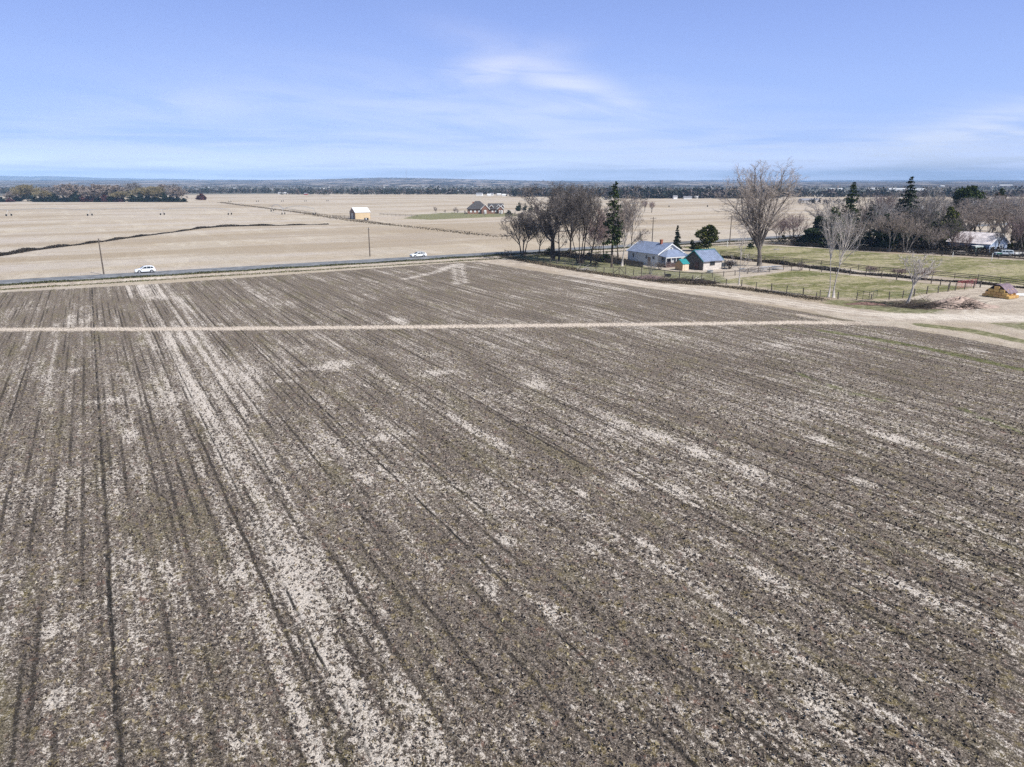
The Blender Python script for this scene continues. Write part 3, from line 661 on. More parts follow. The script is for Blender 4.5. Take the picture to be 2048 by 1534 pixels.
place_conifer('cedar_tree', 1888, 499, 411, 62, 66, 'rounded dense olive green evergreen left of the metal barn', m=needle_olive, kind='lobes', size=.32, n=9, dens=170, base=.05, pw=.42)
place_conifer('pine_tree', 1932, 470, 371, 84, 67, 'flat topped pine rising over the bare trees behind the barn', m=needle, kind='lobes', size=.42, n=7, dens=110, base=.5, pw=.3)
place_conifer('pine_tree', 1990, 462, 374, 34, 68, 'small pine top right of the flat topped pine', m=needle, kind='lobes', size=.4, n=7, dens=110, base=.4, pw=.4)
place_conifer('spruce_tree', 2034, 500, 430, 40, 69, 'dark evergreen at the right edge behind the barn', m=needle_olive, kind='lobes', size=.34, n=7, dens=90, base=.04)
place_conifer('shrub', 1567, 487, 462, 22, 70, 'dark round shrub right of the cottonwood against the back fence', m=needle_dark, kind='lobes', size=.26, n=4, dens=80, cat='bush')
place_conifer('shrub', 1503, 497, 478, 22, 71, 'dark low shrub left of the cottonwood against the back fence', m=needle_dark, kind='lobes', size=.26, n=4, dens=60, cat='bush')
protos = {}
def grove_tree(key, spec, pxb, pyb, pyt, wpx, rz, label, group='bare trees of the right grove'):
    p = P(pxb, pyb); h = hgt(p, pyt); w = wpx * mpp(p)
    if key not in protos:
        bk, tw, kw = spec
        a, c = bare_tree(hash(key) % 97 if isinstance(key, int) else sum(map(ord, key)), h, w, kw.pop('tr', h * .02), **kw)
        root = empty('bare_tree', p, 0); mesh('trunk', a[0], a[1], bk, root, True); mesh('crown', c[0], c[1], tw, root)
        protos[key] = (root, h, w)
    else:
        src, h0, w0 = protos[key]; root = copy_tree(src); root.location = (p[0], p[1], 0); root.rotation_euler = (0, 0, rz); root.scale = (w / w0, w / w0, h / h0)
    return tag(root, label, 'tree', group)
SA = (bark_grey, twig_grey, dict(style='vase', tf=.3, cnt=(9, 8, 7, 5), rmin=.024, tr=.3))
SB = (bark_grey, twig_tan, dict(style='vase', stems=3, tf=.5, cnt=(7, 7, 6, 5), rmin=.024, tr=.22))
SC = (bark_dark, twig_brown, dict(style='vase', tf=.4, cnt=(9, 8, 7, 5), rmin=.024, tr=.34))
SD = (bark_dark, twig_red, dict(style='vase', stems=4, tf=.35, cnt=(6, 7, 6, 4), rmin=.024, tr=.16))
GT = [('A', SA, 1655, 480, 392, 74, 'grey bare tree rising behind the two junipers'), ('D', SD, 1586, 487, 424, 60, 'pink brown bare tree behind the right limbs of the cottonwood'),
      ('D', SD, 1556, 480, 432, 52, 'pink brown bare tree hidden behind the cottonwood'), ('C', SC, 1725, 488, 382, 76, 'brown bare tree between the sharp spruce and the broad spruce'),
      ('A', SA, 1752, 497, 400, 70, 'grey bare tree right of the broad dark spruce'), ('B', SB, 1777, 503, 420, 60, 'low grey many stemmed tree in front of the tallest spruce'),
      ('D', SD, 1760, 478, 386, 66, 'pinkish bare tree behind, left of the tallest spruce'), ('C', SC, 1829, 502, 396, 62, 'brown bare tree right of the tallest spruce'),
      ('B', SB, 1812, 505, 430, 54, 'low spreading grey tree on the back fence below the tallest spruce'), ('A', SA, 1846, 490, 366, 66, 'tall bare tree with a long pale trunk left of the olive evergreen'),
      ('B', SB, 1862, 506, 452, 50, 'low bare tree in front of the olive evergreen'), ('C', SC, 1905, 506, 430, 56, 'dark bare tree at the left end of the barn roof'),
      ('A', SA, 1935, 486, 392, 96, 'wide grey bare tree behind the left half of the barn'), ('B', SB, 1968, 488, 392, 92, 'wide bare tree rising just behind the barn roof'),
      ('A', SA, 2004, 482, 384, 96, 'wide grey bare tree behind the barn gable'), ('C', SC, 1992, 508, 440, 26, 'dark leaning bare tree in front of the blue gable'),
      ('B', SB, 2040, 490, 386, 90, 'wide bare tree at the right edge beyond the barn'), ('D', SD, 2030, 508, 430, 46, 'reddish bare tree right of the blue gable'),
      ('A', SA, 2075, 500, 380, 110, 'bare tree half cut by the right edge of the picture'), ('D', SD, 1700, 480, 410, 60, 'pink brown bare tree behind the birch crown'),
      ('C', SC, 1880, 470, 384, 70, 'brown bare tree behind the olive evergreen'), ('A', SA, 1790, 470, 380, 80, 'grey bare tree right behind the tallest spruce'),
      ('D', SD, 1920, 508, 462, 40, 'low reddish bare shrub tree left of the barn wall')]
GT += [('C', SC, 1678, 492, 420, 56, 'brown bare tree filling the gap between junipers and sharp spruce'), ('B', SB, 1712, 500, 440, 48, 'low grey bare tree right of the birch, at the back fence'), ('A', SA, 1770, 490, 404, 70, 'grey bare tree between the two dark spruces'),
       ('C', SC, 1822, 484, 392, 72, 'brown bare tree just behind and right of the tallest spruce'), ('A', SA, 1860, 482, 392, 70, 'grey bare tree hugging the left side of the olive evergreen'), ('B', SB, 1916, 490, 404, 80, 'grey many stemmed tree right of the olive evergreen'),
       ('C', SC, 1952, 478, 396, 80, 'brown bare tree behind the ridge of the barn'), ('A', SA, 1985, 476, 388, 90, 'pale bare tree standing tallest behind the barn ridge'), ('C', SC, 2022, 486, 392, 84, 'brown bare tree right behind the blue gable'),
       ('B', SB, 2050, 504, 410, 70, 'grey many stemmed tree on the right edge beside the truck'), ('D', SD, 1945, 462, 384, 80, 'pinkish bare tree far behind the barn'), ('D', SD, 2010, 466, 386, 80, 'pinkish bare tree far behind the blue gable')]
for i, (k, sp, a, b_, c_, d_, lab) in enumerate(GT): grove_tree(k, sp, a, b_, c_, d_, i * 2.1, lab)

# ------------------------------------------------------------ tree belt far left
ORD = 'first second third fourth fifth sixth seventh eighth ninth tenth eleventh twelfth thirteenth fourteenth fifteenth sixteenth seventeenth eighteenth nineteenth twentieth twenty-first twenty-second twenty-third twenty-fourth'.split()
FA = (bark_grey, twig_tan, dict(style='vase', tf=.25, cnt=(10, 9, 8, 5), rmin=.09, tr=.4))
FB = (bark_grey, twig_grey, dict(style='vase', tf=.3, stems=2, cnt=(9, 9, 8, 5), rmin=.09, tr=.3))
gold = mat('twig_gold', (.27, .225, .13), .9, .1, var=.25, scale=.3)
FC = (bark_dark, gold, dict(style='vase', stems=3, tf=.35, cnt=(9, 9, 8, 5), rmin=.09, tr=.3))
i = 0
for (a, t_, w_, k, sp) in ((28, 384, 24, 'FA', FA), (56, 370, 34, 'FC', FC), (88, 382, 24, 'FC', FC), (96, 376, 24, 'FA', FA), (112, 374, 26, 'FB', FB), (138, 369, 34, 'FA', FA), (150, 368, 26, 'FB', FB), (172, 374, 30, 'FA', FA), (195, 369, 34, 'FA', FA), (214, 374, 26, 'FC', FC),
                           (233, 371, 34, 'FA', FA), (246, 384, 30, 'FC', FC), (268, 367, 34, 'FB', FB), (290, 376, 34, 'FC', FC), (310, 374, 32, 'FC', FC), (330, 370, 34, 'FA', FA), (349, 370, 30, 'FB', FB), (358, 376, 24, 'FA', FA)):
    grove_tree(k, sp, a, 402 + (i % 3), t_ - 2, w_ * 1.25, i * 1.7, '%s bare tree from the left in the far left tree belt' % ORD[i], 'bare trees of the far left belt'); i += 1
cons = {}; belt = []
ORD2 = ORD + ['twenty-fifth', 'twenty-sixth', 'twenty-seventh', 'twenty-eighth', 'twenty-ninth', 'thirtieth']
for (a, b_, t_, w_, kd) in ((42, 399, 376, 12, 'g'), (52, 399, 374, 14, 'g'), (66, 399, 372, 13, 'g'), (36, 403, 393, 14, 'g'), (20, 404, 396, 12, 'm'), (5, 404, 394, 16, 'g'), (108, 400, 376, 14, 'g'), (168, 401, 374, 12, 'g'), (82, 404, 392, 16, 'g'), (97, 404, 389, 14, 'g'),
                            (112, 404, 388, 16, 'g'), (127, 404, 392, 12, 'g'), (143, 404, 386, 16, 'g'), (155, 404, 384, 14, 'g'), (170, 404, 390, 16, 'm'), (184, 404, 389, 14, 'm'), (198, 404, 392, 14, 'g'), (212, 404, 389, 16, 'm'), (226, 404, 387, 16, 'g'), (265, 404, 390, 18, 'g'),
                            (282, 404, 386, 12, 'g'), (300, 404, 391, 20, 'g'), (314, 404, 389, 14, 'g'), (328, 404, 386, 14, 'g'), (342, 404, 390, 16, 'g'), (354, 404, 393, 14, 'g'), (366, 404, 396, 14, 'g'), (403, 400, 388, 14, 'm'), (70, 404, 394, 14, 'g'), (240, 404, 394, 16, 'm')):
    p = P(a, b_); h = hgt(p, t_); w = w_ * mpp(p) * 1.5; h *= 1.12
    if kd not in cons:
        root = empty('belt_bush', p); T_ = trunk_of(h * .8, .2, bark_dark, root)
        pp, tt = lobes_pts(5, rand_lobes(3, h, w, .03, 6, .5), 34); crown_of(pp, tt, .8, needle_dark if kd == 'g' else leaf_maroon, root, 3); cons[kd] = (root, h, w)
    else:
        src, h0, w0 = cons[kd]; root = copy_tree(src); root.location = (*p, 0); root.scale = (w / w0, w / w0, h / h0); root.rotation_euler = (0, 0, a)
    belt.append((a, kd, b_ - t_, root))
for kd, nmk in (('g', 'dark evergreen'), ('m', 'maroon bush')):
    ls = sorted([x for x in belt if x[1] == kd and x[0] < 380], key=lambda x: x[0])
    for n_, (a, _, hpx, root) in enumerate(ls):
        tag(root, '%s %s from the left in the far left tree belt' % (ORD2[n_], nmk), 'bush', 'evergreens and bushes of the far left belt')
    for (a, _, hpx, root) in [x for x in belt if x[1] == kd and x[0] > 380]: tag(root, 'lone maroon bush right of the far left tree belt', 'bush')

# ------------------------------------------------------------ far country: wooded towns on the plain, bench, mountains
def far_wood(name, rows, seed, m, fs=1.0):
    """rows: (px0, px1, base row, height row, trees); one mass of crowns too many and too small to tell apart"""
    g = np.random.default_rng(seed); Pp, Tt, Sz = [], [], []
    for (x0, x1, yb, yt, n) in rows:
        for k in range(n):
            a = g.uniform(x0, x1); yy = yb + g.uniform(-1.2, .6); p = P(a, yy); h = hgt(p, yt) * g.uniform(.45, 1.15) * (1.25 if g.random() < .1 else 1); w = h * g.uniform(.5, 1.3)
            nn = 22; d = g.normal(size=(nn, 3)) * np.array((w * .3, w * .3, h * .24)) + np.array((p[0], p[1], h * .5)); d[:, 2] = np.clip(d[:, 2], .1, h)
            Pp.append(d); Tt.append(np.clip(np.full(nn, g.choice([.1, .3, .6, .9], p=[.3, .25, .25, .2])) + g.normal(0, .1, nn), 0, 1)); Sz.append(np.full(nn, h * .17 * fs))
    Pp, Tt, Sz = np.concatenate(Pp), np.concatenate(Tt), np.concatenate(Sz)
    V, F = leaves(Pp, Sz, seed)
    return tag(mesh(name, V, F, m, attr={'tint': np.repeat(Tt, 4)}), {'far_wood': 'long dark belt of trees and towns at the edge of the brown fields', 'far_orchard': 'thin scattering of small trees on the farther plain'}[name], 'trees', kind='stuff')
wood_m = foliage_mat('far_wood', [(0, (.015, .022, .02)), (.35, (.035, .042, .03)), (.65, (.085, .072, .068)), (1, (.19, .16, .15))])
far_wood('far_wood', [(-200, 380, 388, 376, 260), (370, 720, 386.5, 378, 420), (560, 780, 389, 380, 150), (700, 1100, 388.5, 377.5, 560), (1020, 1330, 393, 377, 420), (1230, 1560, 396.5, 378, 620), (1540, 2200, 394, 379, 620), (400, 1100, 383, 377, 350),
                      (1590, 2200, 408, 395, 90), (1130, 1300, 400, 388, 40)], 3, wood_m)
far_wood('far_orchard', [(-200, 2200, 380, 375, 1500), (-200, 2200, 375.5, 372, 1800), (-200, 2200, 372, 369.5, 1500), (500, 1200, 369, 367.5, 500)], 4, wood_m, 1.15)

hill_m = bpy.data.materials.new('hill_slopes'); hill_m.use_nodes = True; t = NT(hill_m.node_tree)
b = hill_m.node_tree.nodes['Principled BSDF']; b.inputs['Roughness'].default_value = 1; b.inputs['Specular IOR Level'].default_value = 0
pos = t.node('ShaderNodeTexCoord').outputs['Object']
hn = t.noise(t.node('ShaderNodeVectorMath', {0: pos, 1: (.0035, .0012, .02)}, operation='MULTIPLY').outputs[0], 1.0, 6, .7)
h2 = t.noise(t.node('ShaderNodeVectorMath', {0: pos, 1: (.02, .004, .05)}, operation='MULTIPLY').outputs[0], 1.0, 4, .7)
t.put(b.inputs['Base Color'], t.mix(t.ss(h2, .47, .56), t.mix(t.ss(hn, .4, .6), (.12, .11, .115), (.36, .31, .28)), (.03, .035, .04)))
def ridge(name, r0, r1, prof, rough, seed, m, n=420, steps=14, back=1.25):
    g = np.random.default_rng(seed); a = np.radians(np.linspace(-52, 52, n)); pxs = 1024 + FPX / math.cos(TH) * np.tan(a)
    top = np.interp(pxs, [p for p, _ in prof], [q_ for _, q_ in prof])
    wob = sum(np.sin(a * f_ + g.uniform(0, 6)) / f_ ** .5 for f_ in (20, 43, 90, 170, 310)) * rough
    V = []
    for i in range(steps + 3):
        f = i / steps; r = r0 + (r1 - r0) * min(f, 1) + max(0, f - 1) * r1 * back
        el_t = (FPX * 0 + (362.4 - top)) / FPX                       # slope of the ray that grazes the crest
        z = (CH + el_t * r1 * np.cos(a) / np.cos(a)) + wob * r1 / 6000
        k = min(f, 1) ** 1.2 * (1 if f <= 1 else max(0, 1 - (f - 1) * 5))
        loc = sum(np.sin(a * f_ * 3 + i * 1.7 + g.uniform(0, 6)) for f_ in (11, 37, 80)) * rough * 1.2 * math.sin(min(f, 1) * math.pi)
        V.append(np.stack([r * np.sin(a), r * np.cos(a), np.maximum(z, .5) * k + loc * k + (-.5 if i == 0 else 0)], 1))
    V = np.concatenate(V); I = np.arange((steps + 3) * n).reshape(steps + 3, n)
    F = np.stack([I[:-1, :-1], I[:-1, 1:], I[1:, 1:], I[1:, :-1]], -1).reshape(-1, 4)
    return tag(mesh(name, V, F, m, None, True), kind='structure')
ridge('hills', 2700, 6800, [(-400, 361), (380, 361), (500, 360.5), (640, 359), (700, 357.6), (760, 356), (830, 356.4), (900, 358), (1000, 360), (1100, 362), (1200, 363.6), (1350, 361.6), (1450, 363.6), (1560, 363.8), (1700, 363.4), (2500, 362)], 1.6, 5, hill_m)
ridge('mountains', 11000, 14500, [(-400, 353.5), (0, 354), (60, 355.2), (100, 354.3), (150, 354.8), (200, 357), (300, 358.6), (400, 359.6), (560, 360.6), (800, 361.5), (1400, 361), (2500, 361)], 6, 6, hill_m, back=.2)

def simple_house(p, rz, L, Wd, hw_, hr, wall, roof, label, cat='building', group=None, name='farm_building', parent=None):
    root = empty(name, p, rz)
    V = [(-L / 2, -Wd / 2, 0), (L / 2, -Wd / 2, 0), (L / 2, Wd / 2, 0), (-L / 2, Wd / 2, 0), (-L / 2, -Wd / 2, hw_), (L / 2, -Wd / 2, hw_), (L / 2, Wd / 2, hw_), (-L / 2, Wd / 2, hw_), (-L / 2, 0, hr), (L / 2, 0, hr)]
    mesh('wall', V, [(0, 1, 5, 4), (2, 3, 7, 6), (0, 4, 8, 7, 3), (1, 2, 6, 9, 5)], wall, root)
    e = .3; k = (hr - hw_) / (Wd / 2); m_ = MB()
    for s_ in (-1, 1):
        y0, z0 = s_ * (Wd / 2 + e), hw_ - e * k
        m_.addf([(-L / 2 - e, y0, z0), (L / 2 + e, y0, z0), (L / 2 + e, 0, hr), (-L / 2 - e, 0, hr), (-L / 2 - e, y0, z0 + .12), (L / 2 + e, y0, z0 + .12), (L / 2 + e, 0, hr + .12), (-L / 2 - e, 0, hr + .12)],
                [(0, 1, 2, 3), (4, 7, 6, 5), (0, 4, 5, 1), (1, 5, 6, 2), (3, 7, 4, 0)])
    m_.build('roof', roof, root)
    return tag(root, label, cat, group)
w_white = mat('paint_white', (.78, .78, .76), .6, .3, var=.06, scale=1.5)
w_pale = mat('wall_pale', (.55, .52, .48), .7, .2, var=.1)
r_metal = mat('roof_white', (.80, .80, .80), .4, .4, var=.05)
r_grey = mat('roof_grey', (.25, .25, .27), .7, .2, var=.15)
w_red = mat('wall_red', (.35, .07, .05), .7, .2, var=.1)
g = random.Random(21); FARL = []
for (a, b_, wp, hp, w_, r_) in ((22, 385, 22, 3, w_white, r_metal), (8, 383.5, 12, 2.5, w_white, r_metal), (256, 381, 14, 3, w_white, r_metal), (352, 379, 12, 2.5, w_white, r_metal), (546, 381, 7, 4, w_white, r_grey), (566, 388.5, 16, 2, w_white, r_metal), (583, 386.5, 7, 3, w_pale, r_metal),
                                (598, 387, 5, 3, w_white, r_metal), (612, 390, 6, 2.5, w_red, r_grey), (618, 386, 8, 3.5, w_white, r_metal), (707, 388, 8, 3, w_white, r_metal), (716, 386, 9, 3, w_pale, r_metal), (731, 387, 6, 3, w_white, r_metal), (743, 387.5, 14, 3.5, w_white, r_metal), (770, 384, 6, 3, w_white, r_grey),
                                (806, 387, 8, 2.5, w_pale, r_grey), (835, 386, 7, 3, w_white, r_metal), (855, 384, 6, 2.5, w_white, r_metal), (914, 384.5, 7, 3, w_white, r_metal), (930, 386, 8, 3, w_white, r_grey), (955, 385, 6, 3, w_pale, r_metal), (959, 391.5, 12, 6, w_white, r_grey), (978, 392, 7, 4, w_white, r_metal),
                                (984, 391, 6, 5, w_white, r_grey), (998, 391.5, 8, 4, w_pale, r_metal), (1008, 392.5, 7, 3, w_white, r_metal), (1026, 392, 8, 4, w_white, r_grey), (1190, 386, 9, 4, w_white, r_grey), (1276, 396, 6, 5, w_white, r_grey), (1297, 396, 6, 3, w_white, r_metal), (1310, 395.5, 12, 5, w_pale, r_metal),
                                (1331, 395.5, 6, 4, w_white, r_metal), (1350, 398, 8, 7, w_white, r_grey), (1375, 398, 16, 5, w_white, r_grey), (1392, 397, 8, 3, w_pale, r_metal), (1431, 390, 18, 4, w_white, r_metal), (1517, 389, 12, 4, w_white, r_metal), (1609, 406, 20, 9, w_pale, r_grey), (1629, 403, 13, 5, w_pale, r_grey),
                                (1637, 389, 7, 3, w_white, r_metal), (1640, 394, 12, 2.5, w_white, r_metal), (1671, 380, 26, 3.5, w_white, r_metal), (1744, 379.5, 26, 3.5, w_white, r_metal), (1797, 380.5, 40, 4, w_white, r_metal), (1836, 381, 34, 4, w_white, r_metal), (1884, 374, 8, 3, w_white, r_metal), (1832, 428, 24, 15, w_white, r_metal), (2010, 372.5, 26, 3, w_pale, r_metal),
                                (1988, 375, 10, 2.5, w_white, r_metal), (470, 378, 5, 2, w_white, r_metal), (500, 380, 6, 2, w_white, r_metal), (650, 379, 6, 2, w_white, r_metal), (690, 381, 6, 2, w_pale, r_metal), (880, 380, 5, 2, w_white, r_metal), (1060, 384, 8, 2.5, w_white, r_metal), (430, 381, 5, 2, w_white, r_metal), (395, 380, 7, 2, w_pale, r_metal)):
    FARL.append((a, b_, wp, hp, w_, r_))
FARL.sort(key=lambda x: x[0])
TENS = ['', '', 'twenty', 'thirty', 'forty', 'fifty', 'sixty']
def ordinal(n):
    o = 'first second third fourth fifth sixth seventh eighth ninth tenth eleventh twelfth thirteenth fourteenth fifteenth sixteenth seventeenth eighteenth nineteenth'.split()
    if n <= 19: return o[n - 1]
    if n % 10 == 0: return TENS[n // 10][:-1] + 'ieth'
    return TENS[n // 10] + '-' + o[n % 10 - 1]
for i, (a, b_, wp, hp, w_, r_) in enumerate(FARL):
    p = P(a, b_); h = max(3.0, hgt(p, b_ - hp)); L = wp * mpp(p)
    colr = 'red' if w_ is w_red else ('pale' if w_ is w_pale else 'white')
    simple_house(p, g.uniform(-.25, .25), L, min(L * .7, 14), h * .66, h, w_, r_, '%s building with %s roof, %s from the left among the far belt of trees' % (colr, 'grey' if r_ is r_grey else 'light', ordinal(i + 1)), group='far buildings on the plain')
hs = g.uniform; house_w = 0
spk = []
for i in range(150):                                            # specks of houses on the bench slope
    a = g.choice([g.uniform(0, 2048), g.gauss(800, 170)]); b_ = g.uniform(370, 383)
    p = P(a, b_); f = 1
    root = empty('distant_house', p)
    if not spk:
        V_ = [(-8, -5, 0), (8, -5, 0), (8, 5, 0), (-8, 5, 0), (-8, -5, 4), (8, -5, 4), (8, 5, 4), (-8, 5, 4), (-8, 0, 6.5), (8, 0, 6.5)]
        a1 = mesh('wall', V_, [(0, 1, 5, 4), (2, 3, 7, 6), (0, 4, 8, 7, 3), (1, 2, 6, 9, 5)], w_white, root); a2 = mesh('roof', [(-8.5, -5.5, 4), (8.5, -5.5, 4), (8.5, 0, 6.8), (-8.5, 0, 6.8), (-8.5, 5.5, 4), (8.5, 5.5, 4)], [(0, 1, 2, 3), (3, 2, 5, 4)], r_metal, root); spk = [a1, a2]
    else:
        for s_ in spk: c = s_.copy(); col.objects.link(c); c.parent = root
    k = mpp(p) * g.uniform(1.5, 4) / 16; root.scale = (k, k, k * g.uniform(.5, .8)); root.rotation_euler = (0, 0, g.uniform(-.4, .4))
    tag(root, 'tiny white house, a speck among the trees below the horizon', 'house', 'specks of houses on the far plain')

# towers
steel = mat('galvanised_steel', (.45, .46, .47), .45, .5, metal=.3, var=.1)
p = P(813, 371); hh = hgt(p, 340); root = empty('radio_mast', p); m_ = MB()
for i in range(12):
    z0, z1 = hh * i / 12, hh * (i + 1) / 12
    for (x, y) in ((1.2, 0), (-.6, 1.04), (-.6, -1.04)): m_.tube([(x, y, z0), (x, y, z1)], .22, 4)
    m_.tube([(1.2, 0, z0), (-.6, 1.04, z1)], .12, 3); m_.tube([(-.6, 1.04, z0), (-.6, -1.04, z1)], .12, 3)
m_.build('lattice', steel, root); MB().tube([(0, 0, hh), (0, 0, hh * 1.06)], .12, 4).build('antenna', steel, root)
tag(root, 'thin lattice radio mast standing alone on the far horizon', 'mast')
p = P(1421, 393.5); hh = hgt(p, 374.5); root = empty('white_tower', p); m_ = MB()
m_.lathe((0, 0, 0), [(1.6, 0), (1.5, hh * .1), (.55, hh * .3), (.42, hh)], 10)
m_.build('shaft', w_white, root, True); MB().lathe((0, 0, hh * .995), [(.6, 0), (.6, .5), (.1, 1.1)], 10).build('cap', steel, root); tag(root, 'slender white tower with a flared foot before the far dark trees', 'tower')

# ------------------------------------------------------------ buildings near the track
def axes(rz): return np.array((math.cos(rz), math.sin(rz))), np.array((-math.sin(rz), math.cos(rz)))
glass = mat('window_glass', (.03, .04, .05), .08, .6, var=.1)
w_house = mat('clapboard_white', (.72, .72, .70), .6, .25, var=.06, aniso=(.3, .3, 9), scale=1.6)
roof_sky = mat('roof_metal_sky_tint', (.25, .30, .42), .42, .5, metal=.25, var=.14, scale=1.2)  # galvanised metal with the reflected sky blue put into its colour
roof_teal = mat('roof_metal_teal', (.03, .26, .27), .45, .4, var=.1)
log_dark = mat('dark_log', (.16, .145, .13), .9, .1, var=.4, aniso=(.5, .5, 5), scale=2.0)
plank_pale = mat('pale_plank', (.62, .57, .52), .8, .2, var=.2, aniso=(.5, .5, 6), scale=1.5)
ply_shade = mat('plywood_shaded', (.52, .33, .18), .8, .2, var=.12)  # same plywood as the front, with shade mixed into the colour
ply_sunny = mat('plywood_sunlit', (.70, .56, .42), .8, .2, var=.1)
deck = mat('deck_wood', (.13, .09, .085), .85, .15, var=.3)
wood_g = mat('fence_wood', (.13, .11, .095), .9, .1, var=.35)
wood_l = mat('fence_wood_pale', (.38, .34, .30), .9, .1, var=.3)
brick = mat('brick_red', (.33, .12, .075), .85, .15, var=.3, scale=9)
black = mat('black_plastic', (.02, .02, .022), .5, .4)

def gable(name, c, rz, L, Wd, hw_, hr, wm, rm, label, cat, ov=.35, trim=None, ribs=.6, thick=.1, end_m=None, boards=0.0):
    root = empty(name, c, rz)
    V = [(-L / 2, -Wd / 2, 0), (L / 2, -Wd / 2, 0), (L / 2, Wd / 2, 0), (-L / 2, Wd / 2, 0), (-L / 2, -Wd / 2, hw_), (L / 2, -Wd / 2, hw_), (L / 2, Wd / 2, hw_), (-L / 2, Wd / 2, hw_), (-L / 2, 0, hr), (L / 2, 0, hr)]
    mesh('wall', V, [(0, 1, 5, 4), (2, 3, 7, 6), (0, 4, 8, 7, 3), (1, 2, 6, 9, 5)], wm, root)
    if end_m:
        mb_ = MB().addf([(x * (1 + .05 / L), y, z) for x, y, z in V], [(0, 4, 8, 7, 3), (1, 2, 6, 9, 5)])
        for s_ in (-1, 1):                                          # horizontal logs on the gable ends
            z = .14
            while z < hr - .3:
                wz = Wd / 2 if z < hw_ else Wd / 2 * (hr - z) / (hr - hw_)
                mb_.tube([(s_ * (L / 2 + .03), -wz + .02, z), (s_ * (L / 2 + .03), wz - .02, z)], .12, 6); z += .29
        mb_.build('gable_wall', end_m, root)
    if boards:
        mb_ = MB()
        for s_ in (-1, 1):
            z = .2
            while z < hw_ - .1: mb_.box((0, s_ * (Wd / 2 + .012), z), (L - .05, .024, boards * .82)); z += boards
        mb_.build('siding', wm, root)
    k = (hr - hw_) / (Wd / 2); m_ = MB(); sl = math.hypot(Wd / 2 + ov, (Wd / 2 + ov) * k)
    for s_ in (-1, 1):
        y0, z0 = s_ * (Wd / 2 + ov), hw_ - ov * k
        def sheet(x0, x1, d0, d1): return [(x0, y0, z0 + d0), (x1, y0, z0 + d0), (x1, 0, hr + d0), (x0, 0, hr + d0), (x0, y0, z0 + d1), (x1, y0, z0 + d1), (x1, 0, hr + d1), (x0, 0, hr + d1)]
        fs = [(0, 3, 2, 1), (4, 5, 6, 7), (0, 1, 5, 4), (1, 2, 6, 5), (3, 0, 4, 7)]
        m_.addf(sheet(-L / 2 - ov, L / 2 + ov, .01, thick), fs)
        x = -L / 2 - ov + ribs / 2
        while ribs and x < L / 2 + ov: m_.addf(sheet(x - .025, x + .025, thick, thick + .04), fs); x += ribs
    rf = m_.build('roof', rm, root)
    if trim:
        m_ = MB()
        for xe in (-L / 2 - ov - .02, L / 2 + ov + .02):
            for s_ in (-1, 1):
                y0, z0 = s_ * (Wd / 2 + ov), hw_ - ov * k
                m_.addf([(xe - .03, y0, z0 - .12), (xe + .03, y0, z0 - .12), (xe + .03, 0, hr - .1), (xe - .03, 0, hr - .1), (xe - .03, y0, z0 + thick + .05), (xe + .03, y0, z0 + thick + .05), (xe + .03, 0, hr + thick + .07), (xe - .03, 0, hr + thick + .07)],
                        [(0, 3, 2, 1), (4, 5, 6, 7), (0, 1, 5, 4), (1, 2, 6, 5), (2, 3, 7, 6), (3, 0, 4, 7)])
        m_.build('fascia', trim, root)
    tag(root, label, cat); return root, rf
def window(root, side, pos_, z, w, h, L, Wd, fm=None, name='window', gm_=None):
    """side: '+y','-y','+x','-x'; pos_ along the wall"""
    f = MB(); pn = MB(); s_ = 1 if side[0] == '+' else -1
    def bx(m, a, zz, ww, hh_, d, o):
        if side[1] == 'y': m.box((a, s_ * (Wd / 2 + o), zz), (ww, d, hh_))
        else: m.box((s_ * (L / 2 + o), a, zz), (d, ww, hh_))
    fw_ = .09
    bx(f, pos_, z + h / 2, w + fw_, fw_, .08, .06); bx(f, pos_, z - h / 2, w + fw_, fw_, .08, .06); bx(f, pos_ - w / 2, z, fw_, h - fw_, .08, .06); bx(f, pos_ + w / 2, z, fw_, h - fw_, .08, .06); bx(f, pos_, z, .04, h - fw_, .06, .06)
    o = f.build(name, fm or w_white, root); bx(pn, pos_, z, w - .05, h - .05, .03, .045); pn.build('pane', gm_ or glass, o)
    return o

# the white house: ridge runs away from the camera along the crop rows
C0 = P(1315, 533); rz = math.atan2(EY[1], EY[0]); ex, ey = axes(rz); L, Wd = 11.5, 8.0
cen = C0 + ex * L / 2 - ey * Wd / 2
house, _ = gable('white_house', cen, rz, L, Wd, 3.0, 5.2, w_house, roof_sky, 'white clapboard house with a metal roof tinted sky blue behind the bare trees', 'house', trim=w_white, boards=.2)
for a in (3.4, -1.6, -4.2): window(house, '+y', a, 1.95, .75 if a > -4 else .9, 1.0 if a > -4 else .8, L, Wd)
window(house, '-x', 2.6, 1.9, .7, 1.0, L, Wd); window(house, '-x', 0, 4.2, .5, .5, L, Wd)
f = MB().box((-L / 2 - .05, .2, 1.05), (.08, .95, 2.05)).build('door', mat('door_grey', (.2, .2, .22), .5), house)
MB().box((-2.6, Wd / 2 + .05, 1.0), (.95, .08, 2.0)).build('door', mat('door_brown', (.3, .22, .17), .6), house)
ch_ = MB().box((-2.6, .4, 5.35), (.55, .55, 1.3)).box((-2.6, .4, 6.05), (.66, .66, .12)).build('chimney', brick, house)
